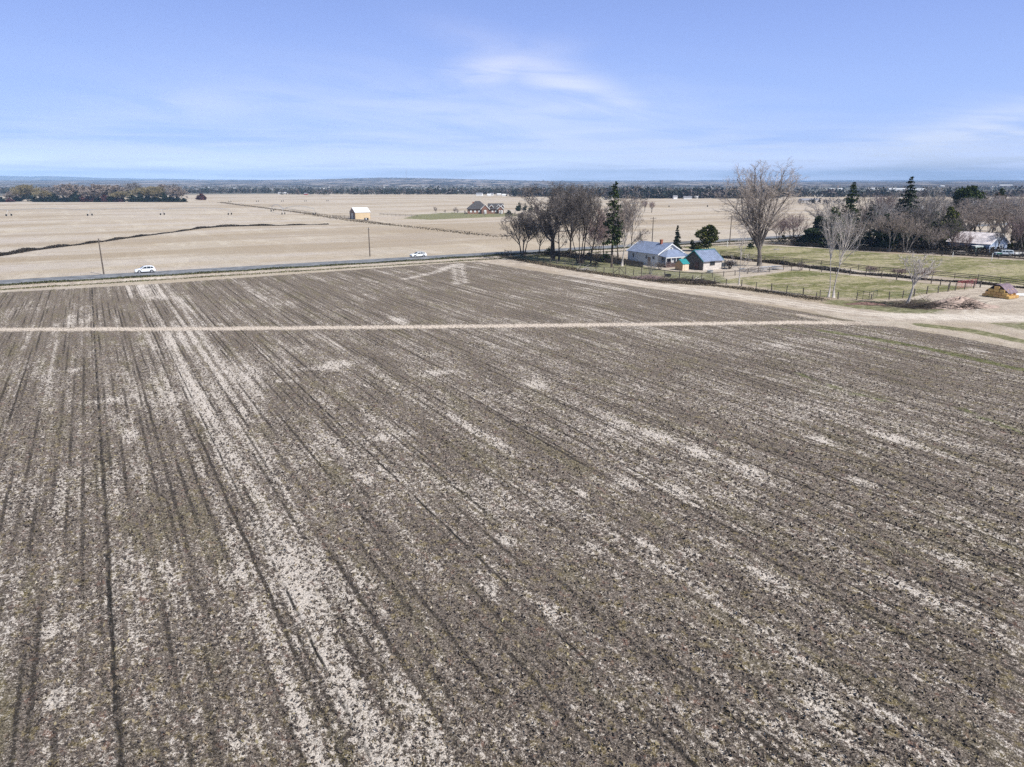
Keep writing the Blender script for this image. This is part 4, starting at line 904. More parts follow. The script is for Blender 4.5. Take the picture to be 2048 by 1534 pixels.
# porch on the gable side: low hipped roof, posts, deck and rail
pr = MB(); x0, x1 = -L / 2 - .12, -L / 2 - 3.0
pr.addf([(x0, -4.1, 2.75), (x0, 4.1, 2.75), (x1, 4.1, 2.45), (x1, -4.1, 2.45), (x0, -.9, 4.0), (x0, .9, 4.0), (x0, -4.1, 2.63), (x0, 4.1, 2.63), (x1, 4.1, 2.33), (x1, -4.1, 2.33)],
        [(2, 3, 4, 5), (0, 4, 3), (1, 2, 5), (6, 9, 8, 7), (3, 2, 8, 9), (1, 7, 8, 2), (0, 3, 9, 6)])
porch = pr.build('porch_roof', roof_sky, house)
MB().box((x1 + .05, 0, 2.3), (.12, 8.1, .2)).build('porch_beam', w_white, house)
MB().box(((x0 + x1) / 2, 0, .3), (2.85, 8.1, .25)).build('porch_deck', deck, house)
for y in (-4, -2.4, -.8, .8, 2.4, 4): MB().box((x1 + .08, y, 1.31), (.12, .12, 1.76)).build('porch_post', w_white, house)
m_ = MB(); m_.box((x1 - .02, 0, 1.3), (.08, 8.1, .08)); m_.box((x1 - .02, 0, .75), (.07, 8.1, .3)); m_.box((x1 - .02, 0, .2), (.05, 8.1, .5)); m_.box((x1 - .02, 0, 1.08), (.07, 8.1, .1)); m_.build('porch_railing', deck, house)
for y in (1.2, -1.4, -2.9):
    m_ = MB(); n0 = 7
    for k in range(n0): m_.box((x1 + .5 + .04 * (k % 2), y + k * .13, 1.5), (.03, .12, 1.1 + .1 * math.sin(k * 1.3)))
    tag(m_.build('white_sheet', w_white), 'white curtain cloth hanging under the porch roof, %s' % {1.2: 'nearest the house corner', -1.4: 'in the middle', -2.9: 'at the right end'}[y], 'cloth', 'cloths hanging on the porch')
    o = bpy.data.objects[-1] if False else [q_ for q_ in col.objects if q_.name.startswith('white_sheet')][-1]
    o.location = (cen[0], cen[1], 0); o.rotation_euler = (0, 0, rz)
# dark plank fence in front of the long wall
def plank_fence(a, b_, h, label):
    root = empty('plank_fence', a); d = b_ - a; L_ = np.linalg.norm(d); n0 = int(L_ / .17); bo, po = MB(), MB(); an = math.atan2(d[1], d[0]); g_ = random.Random(4)
    for i in range(n0): q_ = d * (i + .5) / n0; bo.box((q_[0], q_[1], h / 2), (.14, .025, h * g_.uniform(.9, 1.05)), an)
    for i in range(int(L_ / 2.2) + 1): q_ = d * min(1, i * 2.2 / L_); po.box((q_[0] + .06, q_[1] + .06, h * .52), (.1, .1, h * 1.05), an)
    bo.build('boards', wood_g, root); po.build('posts', wood_g, root); tag(root, label, 'fence')
plank_fence(P(1252, 531), P(1286, 535), 1.35, 'dark plank fence before the long wall of the white house')
plank_fence(P(1100, 510), P(1250, 530.5), 1.0, 'low dark board fence running behind the bare tree trunks')

# log cabin
C0 = P(1406, 541); rz = math.atan2(EX[1], EX[0]); ex, ey = axes(rz); L, Wd = 5.8, 5.9
cen = C0 + ex * L / 2 + ey * Wd / 2
cabin, _ = gable('log_cabin', cen, rz, L, Wd, 2.3, 4.35, plank_pale, roof_sky, 'weathered log cabin with dark gable, pale front and metal roof tinted sky blue', 'cabin', ov=.4, trim=roof_teal, end_m=log_dark, boards=.28)  # gable ends darker than the long walls
MB().box((0, 0, 4.5), (L + .9, .35, .07)).build('ridge_cap', roof_teal, cabin)
window(cabin, '-y', -.1, 1.55, 1.5, .9, L, Wd, wood_g)
MB().box((-L / 2 - .2, -1.0, .9), (.1, .9, 1.75)).build('door', deck, cabin)
m_ = MB(); m_.box((L / 2 + 1.1, 0, 1.95), (2.2, Wd * .8, .08)); awn = m_.build('lean_to_roof', log_dark, cabin)
for y in (-2.1, 2.1): MB().box((L / 2 + 2.05, y, .95), (.1, .1, 1.9)).build('lean_to_post', wood_g, cabin)
# small plywood shed
C0 = P(1365, 541.5); L, Wd = 1.9, 2.5; cen = C0 + ex * L / 2 + ey * Wd / 2
shed, _ = gable('garden_shed', cen, rz, L, Wd, 1.55, 2.45, ply_sunny, roof_teal, 'small plywood shed with a teal roof against the log cabin', 'shed', ov=.12, trim=None, ribs=.4)
MB().box((-L / 2 - .02, 0, .78), (.03, Wd - .02, 1.5)).build('shaded_side', ply_shade, shed); m_ = MB().addf([(-L / 2 - .035, -Wd / 2, 1.53), (-L / 2 - .035, Wd / 2, 1.53), (-L / 2 - .035, 0, 2.43), (-L / 2 + .01, -Wd / 2, 1.53), (-L / 2 + .01, Wd / 2, 1.53), (-L / 2 + .01, 0, 2.43)], [(0, 2, 1), (0, 3, 5, 2), (1, 2, 5, 4)]); m_.build('shaded_gable', ply_shade, shed)  # end wall covered in the darker plywood, its shade painted in
MB().box((.0, -Wd / 2 - .02, .75), (.8, .03, 1.4)).build('door', ply_sunny, shed)

# metal barn in the right grove
C0 = P(1976, 509); rzb = math.atan2(EY[1], EY[0]); ex, ey = axes(rzb); L, Wd = 11.5, 9.5
cen = C0 + ex * L / 2 - ey * Wd / 2
barn_w = mat('barn_sheet_blue', (.38, .46, .60), .5, .4, var=.08, aniso=(6, 6, .3), scale=1.0)
barn, _ = gable('metal_barn', cen, rzb, L, Wd, 3.0, 5.6, barn_w, mat('barn_roof', (.66, .60, .59), .55, .3, var=.2, scale=.8), 'barn with a pale roof and light blue gable half hidden by bare trees', 'barn', trim=w_white, ov=.5)
window(barn, '-x', 2.9, 1.5, 1.6, 1.3, L, Wd, w_white); window(barn, '+y', 2, 1.6, 1.4, 1.0, L, Wd, w_white); window(barn, '+y', -2, 1.6, 1.4, 1.0, L, Wd, w_white)
MB().box((-L / 2 - .05, -1.2, 1.3), (.08, 2.6, 2.6)).build('barn_door', w_white, barn)

# tan shed far out in the fields
p0 = P(711, 438.5); L, Wd = 8.5, 9.5; rzt = math.atan2(EX[1], EX[0]); ex, ey = axes(rzt); cen = p0 + ex * L / 2 + ey * Wd / 2
tan_w = mat('siding_tan', (.60, .47, .30), .6, .3, var=.06, aniso=(5, 5, .4), scale=1.0); tan_shade = mat('siding_tan_shaded', (.30, .22, .18), .7, .2, var=.15)  # second siding is the tan one with shade put into its colour
ts, _ = gable('tan_shed', cen, rzt, L, Wd, 3.6, 6.0, tan_w, r_metal, 'tan metal farm shed with a white roof alone in the fields', 'shed', ov=.2, end_m=tan_shade)
MB().box((-L / 2 - .2, 0, 1.5), (.1, 3.0, 3.0)).build('sliding_door', w_pale, ts)
# brick house
C0 = P(941, 428); br = mat('brick_wall', (.27, .15, .11), .85, .15, var=.25, scale=2); slate = mat('roof_slate', (.075, .072, .075), .8, .2, var=.2, scale=1.5)
root = empty('brick_house', P(977, 427.5), R(4)); K = mpp(P(977, 427.5))
def hip(m_, x0, x1, y0, y1, z0, z1, ins):
    m_.addf([(x0, y0, z0), (x1, y0, z0), (x1, y1, z0), (x0, y1, z0), (x0 + ins, (y0 + y1) / 2, z1), (x1 - ins, (y0 + y1) / 2, z1)], [(0, 1, 5, 4), (1, 2, 5), (2, 3, 4, 5), (3, 0, 4), (3, 2, 1, 0)])
MB().box((-6.3, 6, 1.5), (12.4, 11, 3.0)).box((4.15, 6, 1.5), (8.9, 9, 2.98)).box((-2.0, -.2, 1.5), (4.2, 1.6, 3.0)).box((7.5, .8, 1.5), (3.2, 1.6, 3)).build('wall', br, root)
m_ = MB(); hip(m_, -13, .4, -.1, 12, 3.0, 8.2, 5.4); rfo = m_.build('roof', slate, root)
m_ = MB().addf([(-.2, .8, 3.0), (9.4, .8, 3.0), (9.4, 6, 6.6), (-.2, 6, 6.6), (9.4, 11.2, 3.0), (-.2, 11.2, 3.0)], [(0, 1, 2, 3), (3, 2, 4, 5), (1, 4, 2), (0, 3, 5)]); m_.build('roof', slate, root)
def front_gable(x, y, w, z0, z1, nm='front_gable'):
    m_ = MB().addf([(x - w / 2, y, z0), (x + w / 2, y, z0), (x, y, z1), (x - w / 2, y + 4, z0), (x + w / 2, y + 4, z0), (x, y + 4, z1)], [(0, 1, 2), (1, 4, 5, 2), (0, 2, 5, 3)])
    o = m_.build(nm, br, root)
    MB().tube([(x - w / 2 - .3, y - .1, z0 - .2), (x, y - .1, z1 + .1), (x + w / 2 + .3, y - .1, z0 - .2)], .22, 4).build('gable_trim', w_white, o)
    mm = MB().addf([(x - w / 2 - .2, y - .05, z0 - .1), (x - w / 2 - .2, y + 4, z0 - .1), (x, y + 4, z1 + .2), (x, y - .05, z1 + .2), (x + w / 2 + .2, y - .05, z0 - .1), (x + w / 2 + .2, y + 4, z0 - .1)], [(0, 1, 2, 3), (3, 2, 5, 4)]); mm.build('gable_roof', slate, o)
front_gable(-2.0, -1.1, 5.0, 3.0, 5.8); front_gable(7.2, -.1, 3.6, 3.0, 4.9); front_gable(1.8, 1.8, 1.8, 4.3, 5.6, 'dormer'); front_gable(6.2, 2.6, 1.6, 4.6, 5.7, 'dormer'); front_gable(8.6, 2.6, 1.6, 4.6, 5.7, 'dormer')
for x in (-10.5, -8, -5.5, 2.5, 4.5): MB().box((x, (.46 if x < 0 else 1.46), 1.6), (1.1, .1, 1.4)).build('window', w_white, root)
MB().box((-2, -1.04, 1.3), (1.5, .1, 2.4)).build('door', w_white, root); MB().box((7.5, -.04, 1.2), (2.2, .08, 2.2)).build('garage_door', w_white, root)
MB().box((-9, 6, 6.4), (.9, .9, 2.2)).build('chimney', brick, root)
root.scale = (1.06, 1, .95); tag(root, 'brick house with steep dark roof and white trimmed gables beyond the road', 'house')
for i, (a, b_, t_, w_, kd) in enumerate(((1038, 422, 404, 16, 0), (1050, 421, 405, 12, 0), (1018, 429, 420, 16, 2), (1062, 424, 410, 16, 2), (1073, 424, 408, 16, 1))):
    place_conifer('yard_evergreen', a, b_, t_, w_, 80 + i, ('left of the two dark round evergreens right of the brick house', 'right of the two dark round evergreens right of the brick house', 'low dark bush at the right end of the brick house', 'reddish bush behind the low bare spreading tree', 'maroon bush behind the dark forked trunk')[i], m=(needle_dark, leaf_maroon, needle_dark)[kd], kind='lobes', size=.5, n=5, dens=40, base=.05, cat='bush')
for i, (a, t_, w_) in enumerate(((872, 413, 7), (890, 419, 4), (909, 414, 7), (915, 417, 5), (931, 420, 4), (969, 421, 5), (1000, 419, 6))):
    b_ = (426, 427, 427, 428, 430, 434, 432)[i]
    grove_tree('YT', (bark_grey, twig_tan, dict(style='exc', cnt=(12, 6, 4), rmin=.05, tr=.1)), a, b_, t_, w_, i * 1.3, '%s young bare tree from the left on the lawn of the brick house' % ORD[i], 'young bare trees at the brick house')

# ------------------------------------------------------------ fences
def run_fence(name, pts, h, mpost, label, rails=None, wires=None, gap=None, pr_=.07, mrail=None, cat='fence', heights=None, named='post'):
    """pts: ground points of posts, or corners when gap is given"""
    pts = [np.array(p) for p in pts]
    if gap:
        out = [pts[0]]
        for a, b_ in zip(pts[:-1], pts[1:]):
            n0 = max(1, round(np.linalg.norm(b_ - a) / gap)); out += [a + (b_ - a) * k / n0 for k in range(1, n0 + 1)]
        pts = out
    root = empty(name, pts[0]); g_ = random.Random(len(pts)); o = pts[0]; P0 = None
    for i, p in enumerate(pts):
        hh_ = (heights[i] if heights else h) * g_.uniform(.93, 1.1); lx, ly = g_.gauss(0, .04), g_.gauss(0, .04); q_ = p - o
        r_ = pr_ * g_.uniform(.8, 1.3)
        MB().tube([(q_[0], q_[1], -.1), (q_[0] + lx, q_[1] + ly, hh_)], [r_, r_ * .9], 7).build(named, mpost, root)
    for z in (rails or []):
        m_ = MB()
        for a, b_ in zip(pts[:-1], pts[1:]):
            d = b_ - a; q_ = (a + b_) / 2 - o; m_.box((q_[0], q_[1], z + g_.uniform(-.03, .03)), (np.linalg.norm(d), .045, .13), math.atan2(d[1], d[0]))
        m_.build('rail', mrail or mpost, root)
    for z in (wires or []):
        m_ = MB(); m_.tube([(*(p - o), z) for p in pts], .009, 3, False); m_.build('wire', steel, root)
    return tag(root, label, cat)
np_px = [(1010, 512), (1016, 512.5), (1022, 513), (1038, 517), (1050, 519), (1075, 522), (1088, 524), (1100, 526), (1114, 528.5), (1130, 531.5), (1145, 534), (1160, 537), (1176, 539.5), (1192, 542), (1208, 545), (1226, 547), (1238, 548), (1251, 549), (1267, 550.5), (1283, 552), (1300, 553.5), (1329, 557), (1359, 560.5), (1385, 563.5), (1403, 565), (1429, 567.5), (1452, 570), (1483, 573), (1512, 577), (1543, 581), (1573, 586), (1606, 589.5), (1640, 594), (1676, 598), (1713, 600)]
run_fence('post_fence', [P(*q_) for q_ in np_px], 1.25, wood_g, 'old wire fence on dark wooden posts along the dirt track from road to gate', wires=(.4, .75, 1.1), pr_=.09, heights=[1.75 if i in (0, 2, 15, 17, 19) else 1.25 for i in range(len(np_px))])
for i, (a, b_) in enumerate((((1226, 548), (1251, 550)), ((1010, 512.5), (1022, 513.5)))):
    A0, B0 = P(*a), P(*b_); root = empty('corner_brace', A0); d = B0 - A0
    m_ = MB(); m_.tube([(0, -.12, .2), (d[0] / 2, d[1] / 2 - .12, 1.5)], .06, 6); m_.tube([(d[0], d[1] - .12, .2), (d[0] / 2, d[1] / 2 - .12, 1.5)], .06, 6); m_.build('diagonal', wood_g, root)
    MB().tube([(0, -.12, 1.55), (d[0], d[1] - .12, 1.55)], .06, 6).build('crossbar', wood_g, root)
    tag(root, ('wooden A shaped fence brace left of the white house yard', 'wooden fence brace at the road end of the post fence')[i], 'fence brace')
run_fence('post_fence', [P(*q_) for q_ in ((1778, 599), (1805, 596.5), (1828, 592.5), (1853, 588), (1876, 586), (1896, 583), (1910, 581.5), (1929, 579), (1947, 577), (1960, 575))], 1.35, wood_g, 'short run of dark posts from the metal gate past the leaning tree to the corral', wires=(.5, .9, 1.2), pr_=.1)
run_fence('yard_fence', [P(*q_) for q_ in ((1283, 545), (1300, 546.5), (1329, 550), (1359, 553.5), (1403, 556), (1425, 555), (1447, 553), (1470, 551), (1495, 548), (1516, 546), (1539, 544.5), (1566, 541), (1583, 542), (1604, 540.5), (1619, 542), (1643, 544))], 1.2, wood_g, 'inner yard fence of weathered posts and wire in front of house and cabin', rails=(1.0,), wires=(.35, .7), pr_=.075, mrail=wood_g)
run_fence('pasture_fence', [P(*q_) for q_ in ((1643, 544), (1671, 547), (1700, 549.5), (1731, 551.5), (1763, 555), (1793, 559.5), (1825, 563), (1862, 567.5), (1880, 572), (1898, 578))], 1.45, wood_g, 'wire fence on tall dark posts between the two pastures, right of the birch', wires=(.5, .9, 1.3), pr_=.1)
run_fence('rail_fence', [P(1441, 511), P(1529, 521), P(1642, 531), P(1757, 545), P(1865, 553), P(1955, 561.5), P(2048, 573), P(2300, 606)], 1.35, wood_g, 'long brown rail fence between homestead ditch and the big pasture', rails=(.45, .8, 1.15), gap=4.6)
run_fence('rail_fence', [P(1355, 490.5), P(1454, 492), P(1541, 489.5), P(1648, 495.5), P(1760, 505), P(1900, 512), P(2048, 520), P(2250, 531)], 1.4, wood_g, 'dark rail fence along the back of the big pasture before the grove', rails=(.45, .85, 1.2), gap=5.5)
run_fence('rail_fence', [P(2022, 512), P(2120, 516)], 1.5, wood_l, 'pale board fence at the right edge behind the big pasture', rails=(.35, .75, 1.15, 1.45), gap=3.5, mrail=wood_l)
run_fence('field_fence', [P(760, 431), P(800, 433), P(835, 434)], 1.4, wood_g, 'low fence running right from the tan shed', rails=(.7, 1.2), gap=4)
run_fence('field_fence', [P(665, 434.5), P(706, 437)], 1.4, wood_g, 'low fence running left from the tan shed', rails=(.7, 1.2), gap=4)
for i, (a, b_, h_) in enumerate(((1454, 494, 1.9), (1983, 521, 2.0), (1905, 514, 1.3), (1632, 596, 1.0), (1742, 599, .9))):
    tag(MB().tube([(0, 0, -.1), (.03, 0, h_)], [.09, .08], 7).build('marker_post', w_white if i < 3 else wood_g), ('single white post at the back left of the big pasture', 'tall pale post standing in the right of the big pasture', 'short pale post in the big pasture near its back fence', 'stubby dark post left of the birch', 'stubby dark post at the metal gate')[i], 'post')
    o = [q_ for q_ in col.objects if q_.name.startswith('marker_post')][-1]; p = P(a, b_); o.location = (p[0], p[1], 0)
# metal gates
pipe = mat('gate_pipe', (.045, .05, .05), .5, .4, metal=.3)
def gate(a, b_, h, m, label, bars=4, name='metal_gate', brace=True):
    d = b_ - a; root = empty(name, a); L_ = np.linalg.norm(d)
    m_ = MB(); m_.tube([(0, 0, 0.05), (0, 0, h), (d[0], d[1], h), (d[0], d[1], .05)], .045, 6); m_.build('frame', m, root)
    m_ = MB()
    for k in range(bars): z = .25 + (h - .3) * k / bars; m_.tube([(0, 0, z), (d[0], d[1], z)], .022, 5)
    m_.build('bars', m, root)
    if brace: MB().tube([(d[0] / 2, d[1] / 2, .1), (d[0] / 2, d[1] / 2, h)], .03, 5).build('stile', m, root)
    return tag(root, label, 'gate')
gate(P(1713, 598.5), P(1737, 602.5), 1.55, pipe, 'left leaf of the dark pipe gate by the birch')
gate(P(1737.5, 602.5), P(1753, 598), 1.55, pipe, 'right leaf of the dark pipe gate by the birch')
redp = mat('red_pipe', (.42, .10, .10), .5, .4)
gate(P(1913, 579), P(1932, 576.5), 1.5, redp, 'red tubular corral panel left of the haystack', bars=6, name='corral_panel')
gate(P(1933, 576.3), P(1951, 573.5), 1.5, redp, 'red tubular corral panel nearest the haystack', bars=6, name='corral_panel')
gate(P(1936, 571.5), P(1961, 574), 1.9, pipe, 'dark tubular corral panel behind the red ones', bars=5, name='corral_panel')
gate(P(1918, 507.5), P(1933, 508), 1.9, pipe, 'dark stable panel under the barn eave', bars=6, name='corral_panel')

# ------------------------------------------------------------ utility poles
pole_m = mat('pole_wood', (.14, .115, .095), .9, .1, var=.3)
for (a, b_, t_, arm, lab) in ((208, 549.5, 477, .5, 'leaning wooden utility pole beside the road left of the first white car'), (740, 513, 455, .4, 'wooden utility pole beside the road between the two white cars'),
                              (1304, 489, 434, 2.2, 'wooden utility pole with crossarms behind the white house roof'), (1459, 487.5, 430, 2.0, 'wooden utility pole with a crossarm left of the cottonwood'), (107, 402, 384, 1.6, 'thin pale pole among the far left tree belt')):
    p = P(a, b_); h_ = hgt(p, t_); root = empty('utility_pole', p); MB().tube([(0, 0, -.1), (0, 0, h_)], [.17, .11], 8).build('pole', pole_m, root)
    MB().box((0, 0, h_ - .45), (arm, .1, .12), R(20)).build('crossarm', pole_m, root)
    if arm > 1: MB().box((0, 0, h_ - 1.3), (arm * .8, .1, .12), R(20)).build('crossarm', pole_m, root)
    for s_ in (-1, 1): MB().lathe((s_ * arm * .42, s_ * arm * .42 * math.tan(R(20)), h_ - .39), [(.05, 0), (.07, .1), (.03, .2)], 8).build('insulator', steel, root)
    tag(root, lab, 'utility pole')

# ------------------------------------------------------------ cars
paint_w = mat('car_paint_white', (.80, .82, .83), .25, .5, var=.02)
tyre_m = mat('tyre', (.02, .02, .02), .9, .2); rim_m = mat('wheel_rim', (.55, .56, .58), .3, .6, metal=.6); red_l = mat('tail_light', (.45, .02, .02), .3, .5); lamp_m = mat('head_light', (.7, .72, .75), .1, .6)
def make_car(name, p, rz, label, prof, win, paint, L, Wd=1.84, wr=.36, wx_=(1.38, -1.38), cat='car', z0=.1, second=None):
    """prof: side outline (x, z) clockwise from the front bumper; win: z of waist and roof, x of glass corners"""
    root = empty(name, p, rz, z0); zw, zr = win['zw'], win['zr']
    def yw(z): return Wd / 2 - (0 if z < zw else (z - zw) / (zr - zw) * .2)
    V = [(x, -yw(z), z) for x, z in prof] + [(x, yw(z), z) for x, z in prof]; n = len(prof)
    me = bpy.data.meshes.new('body'); me.from_pydata(V, [], [tuple(range(n)), tuple(reversed(range(n, 2 * n)))] + [(i, i + n, (i + 1) % n + n, (i + 1) % n) for i in range(n)]); me.materials.append(paint)
    o = bpy.data.objects.new('body', me); col.objects.link(o); o.parent = root
    bv = o.modifiers.new('bevel', 'BEVEL'); bv.width = .05; bv.segments = 2; bv.limit_method = 'ANGLE'; bv.angle_limit = R(35)
    for s_ in (-1, 1):
        for g_ in win['side']:
            m_ = MB(); e = .012
            m_.addf([(x, s_ * (yw(z) + e), z) for x, z in g_] + [(x, s_ * (yw(z) - .01), z) for x, z in g_], [tuple(range(len(g_)))] + [(i, (i + 1) % len(g_), (i + 1) % len(g_) + len(g_), i + len(g_)) for i in range(len(g_))])
            m_.build('window', glass, root)
    for nm, (xa, za, xb, zb) in (('windshield', win['front']), ('rear_window', win['back'])):
        s_ = 1 if nm == 'windshield' else -1; nx, nz = (zb - za), -(xb - xa); l_ = math.hypot(nx, nz) * (1 if (nx * s_ > 0) else -1); nx, nz = nx / l_ * .015, nz / l_ * .015
        MB().addf([(xa + nx, -yw(za) + .1, za + nz), (xa + nx, yw(za) - .1, za + nz), (xb + nx, yw(zb) - .1, zb + nz), (xb + nx, -yw(zb) + .1, zb + nz)], [(0, 1, 2, 3)]).build(nm, glass, root)
    for x in wx_:
        for s_ in (-1, 1):
            w_ = MB().lathe((x, s_ * (Wd / 2 - .11) - .12, wr), [(wr * .6, 0), (wr * .94, .01), (wr, .05), (wr, .19), (wr * .94, .23), (wr * .6, .24)], 20, 'y').build('wheel', tyre_m, root, False)
            MB().lathe((x, s_ * (Wd / 2 + .012) - .01, wr), [(wr * .2, -.0), (wr * .62, .0), (wr * .66, .01), (wr * .62, .02), (wr * .2, .02)], 16, 'y').build('rim', rim_m, w_)
            MB().lathe((x, s_ * (Wd / 2 - .05) - .06, wr + .02), [(wr * 1.14, 0), (wr * 1.2, .01), (wr * 1.2, .1), (wr * 1.14, .117)], 20, 'y').build('wheel_arch', black, root)
    for s_ in (-1, 1):
        MB().box((L / 2 - .12, s_ * (Wd / 2 - .28), .74), (.14, .36, .15)).build('headlight', lamp_m, root); MB().box((-L / 2 + .06, s_ * (Wd / 2 - .16), 1.0), (.1, .2, .3)).build('taillight', red_l, root)
        MB().box((.75, s_ * (Wd / 2 + .1), 1.08), (.14, .2, .13)).build('mirror', paint, root)
    MB().box((L / 2 - .04, 0, .42), (.12, Wd - .3, .24)).build('grille', black, root); MB().box((0, 0, .26), (L - 1.0, Wd - .12, .14)).build('underbody', black, root)
    root.scale = (.91, .91, .91)
    if second: MB().box(*second[0]).build('fender_panel', second[1], root)
    return tag(root, label, cat)
suv = [(2.28, .32), (2.32, .62), (2.2, .86), (1.25, 1.04), (.95, 1.12), (.2, 1.60), (-.3, 1.69), (-1.4, 1.66), (-1.95, 1.52), (-2.25, 1.05), (-2.32, .7), (-2.28, .34)]
sw = dict(zw=1.06, zr=1.68, side=[[(.82, 1.10), (.12, 1.53), (-.35, 1.60), (-.35, 1.10)], [(-.42, 1.10), (-.42, 1.60), (-1.2, 1.57), (-1.2, 1.10)], [(-1.27, 1.12), (-1.27, 1.56), (-1.75, 1.45), (-1.9, 1.2)]], front=(.98, 1.14, .25, 1.60), back=(-2.2, 1.1, -1.97, 1.5))
rzc = math.atan2(-RD[1], -RD[0])
c1_ = P(290.5, 545.5); off = (c1_ - ROADC) @ RN; c1_ = c1_ + RN * (1.75 - off)
make_car('car', c1_, rzc, 'white compact crossover driving left on the road, nearest the left edge', suv, sw, paint_w, 4.6)
wag = [(2.38, .30), (2.42, .6), (2.3, .82), (1.35, .98), (1.0, 1.04), (.25, 1.46), (-.2, 1.54), (-1.5, 1.52), (-2.1, 1.3), (-2.38, .98), (-2.42, .65), (-2.38, .34)]
ww = dict(zw=.98, zr=1.54, side=[[(.85, 1.02), (.18, 1.40), (-.35, 1.46), (-.35, 1.02)], [(-.42, 1.02), (-.42, 1.46), (-1.2, 1.44), (-1.2, 1.02)], [(-1.27, 1.04), (-1.27, 1.42), (-1.85, 1.3), (-2.0, 1.1)]], front=(1.02, 1.06, .3, 1.46), back=(-2.3, 1.02, -2.12, 1.28))
c2_ = P(826, 512.5); off = (c2_ - ROADC) @ RN; c2_ = c2_ + RN * (1.75 - off)
car2 = make_car('car', c2_, rzc, 'white estate car with roof rails driving left, farther right on the road', wag, ww, paint_w, 4.8)
for s_ in (-1, 1): MB().tube([(.1, s_ * .66, 1.56), (-.1, s_ * .66, 1.63), (-1.4, s_ * .66, 1.62), (-1.6, s_ * .66, 1.54)], .028, 6).build('roof_rail', black, car2)
trk = [(2.6, .5), (2.62, .8), (2.5, 1.12), (1.3, 1.22), (1.1, 1.25), (.75, 1.85), (-.9, 1.9), (-2.2, 1.86), (-2.5, 1.2), (-2.55, .6)]
tw_ = dict(zw=1.22, zr=1.9, side=[[(.95, 1.28), (.68, 1.78), (.0, 1.8), (.0, 1.28)], [(-.1, 1.28), (-.1, 1.8), (-1.0, 1.8), (-1.0, 1.28)], [(-1.1, 1.28), (-1.1, 1.8), (-2.0, 1.76), (-2.15, 1.28)]], front=(1.12, 1.3, .8, 1.8), back=(-2.45, 1.3, -2.25, 1.78))
grn = mat('car_paint_green', (.03, .20, .13), .4, .4)
make_car('parked_truck', P(2006, 512.5), R(172), 'boxy pale truck with a green front wing parked before the blue gable', trk, tw_, mat('car_paint_pale', (.50, .56, .62), .4, .4), 5.2, wr=.42, wx_=(1.6, -1.5), cat='truck', z0=0, second=(((1.6, 0, .9), (1.5, 1.9, .36)), grn))
# horse trailer
root = empty('horse_trailer', P(1956, 508), R(10)); m_ = MB()
prof = [(-1, .5), (-1, 1.9), (-.8, 2.25), (.8, 2.25), (1, 1.9), (1, .5)]
m_.addf([(-2, y, z) for y, z in prof] + [(2, y, z) for y, z in prof], [tuple(range(6)), tuple(reversed(range(6, 12)))] + [(i, i + 6, (i + 1) % 6 + 6, (i + 1) % 6) for i in range(6)]); m_.build('body', mat('trailer_green', (.20, .26, .24), .5, .4), root)
MB().box((0, 0, 2.3), (4.0, 1.6, .12)).build('roof', w_white, root); MB().box((.6, -1.03, .85), (2.4, .05, .35)).build('side_stripe', redp, root); MB().box((0, -1.02, 1.65), (3.2, .04, .3)).build('window_band', glass, root)
for x in (-1.5, -.6):
    for s_ in (-1, 1):
        w_ = MB().lathe((x, s_ * 1.02 - .1, .36), [(.2, 0), (.36, .02), (.36, .18), (.2, .2)], 16, 'y').build('wheel', tyre_m, root); MB().lathe((x, s_ * 1.13 - .01, .36), [(.05, 0), (.2, 0), (.2, .02), (.05, .02)], 12, 'y').build('rim', rim_m, w_)
m_ = MB(); m_.tube([(2, -.6, .5), (3.2, 0, .5)], .05, 5); m_.tube([(2, .6, .5), (3.2, 0, .5)], .05, 5); m_.tube([(3.0, 0, .0), (3.0, 0, .6)], .04, 5); m_.build('tongue', pipe, root)
tag(root, 'grey green livestock trailer with a white roof parked under the barn eave', 'trailer')
# low flat trailer
root = empty('flat_trailer', P(1920, 510.5), R(8)); MB().box((0, 0, .55), (3.4, 1.6, .1)).build('bed', log_dark, root)
m_ = MB(); m_.tube([(-2.3, -.8, .6), (-1.6, -.8, 1.15), (1.6, -.8, 1.1)], .05, 5); m_.tube([(-2.3, .8, .6), (-1.6, .8, 1.15), (1.6, .8, 1.1)], .05, 5); m_.build('side_rails', wood_l, root)
for s_ in (-1, 1): MB().lathe((.2, s_ * .9 - .1, .3), [(.15, 0), (.3, .02), (.3, .18), (.15, .2)], 14, 'y').build('wheel', tyre_m, root)
tag(root, 'low flat trailer with pale rails parked left of the livestock trailer', 'trailer')
# white tanks, boxes by the barn
root = empty('white_tank', P(1978, 507.5)); MB().lathe((0, 0, .2), [(.5, 0), (.62, .1), (.62, 1.4), (.45, 1.62), (.15, 1.7)], 16).build('shell', w_white, root, True); MB().box((0, 0, .1), (1.2, 1.2, .2)).build('stand', wood_g, root); tag(root, 'white upright tank beside the tree before the barn', 'tank')
root = empty('flatbed_trailer', P(2036, 512), R(5)); MB().box((0, 0, .8), (3.0, 1.5, .5)).build('box', w_white, root)
for s_ in (-1, 1): MB().lathe((0, s_ * .85 - .1, .32), [(.15, 0), (.32, .02), (.32, .18), (.15, .2)], 14, 'y').build('wheel', tyre_m, root)
tag(root, 'small white box trailer at the right edge behind the pale board fence', 'trailer')
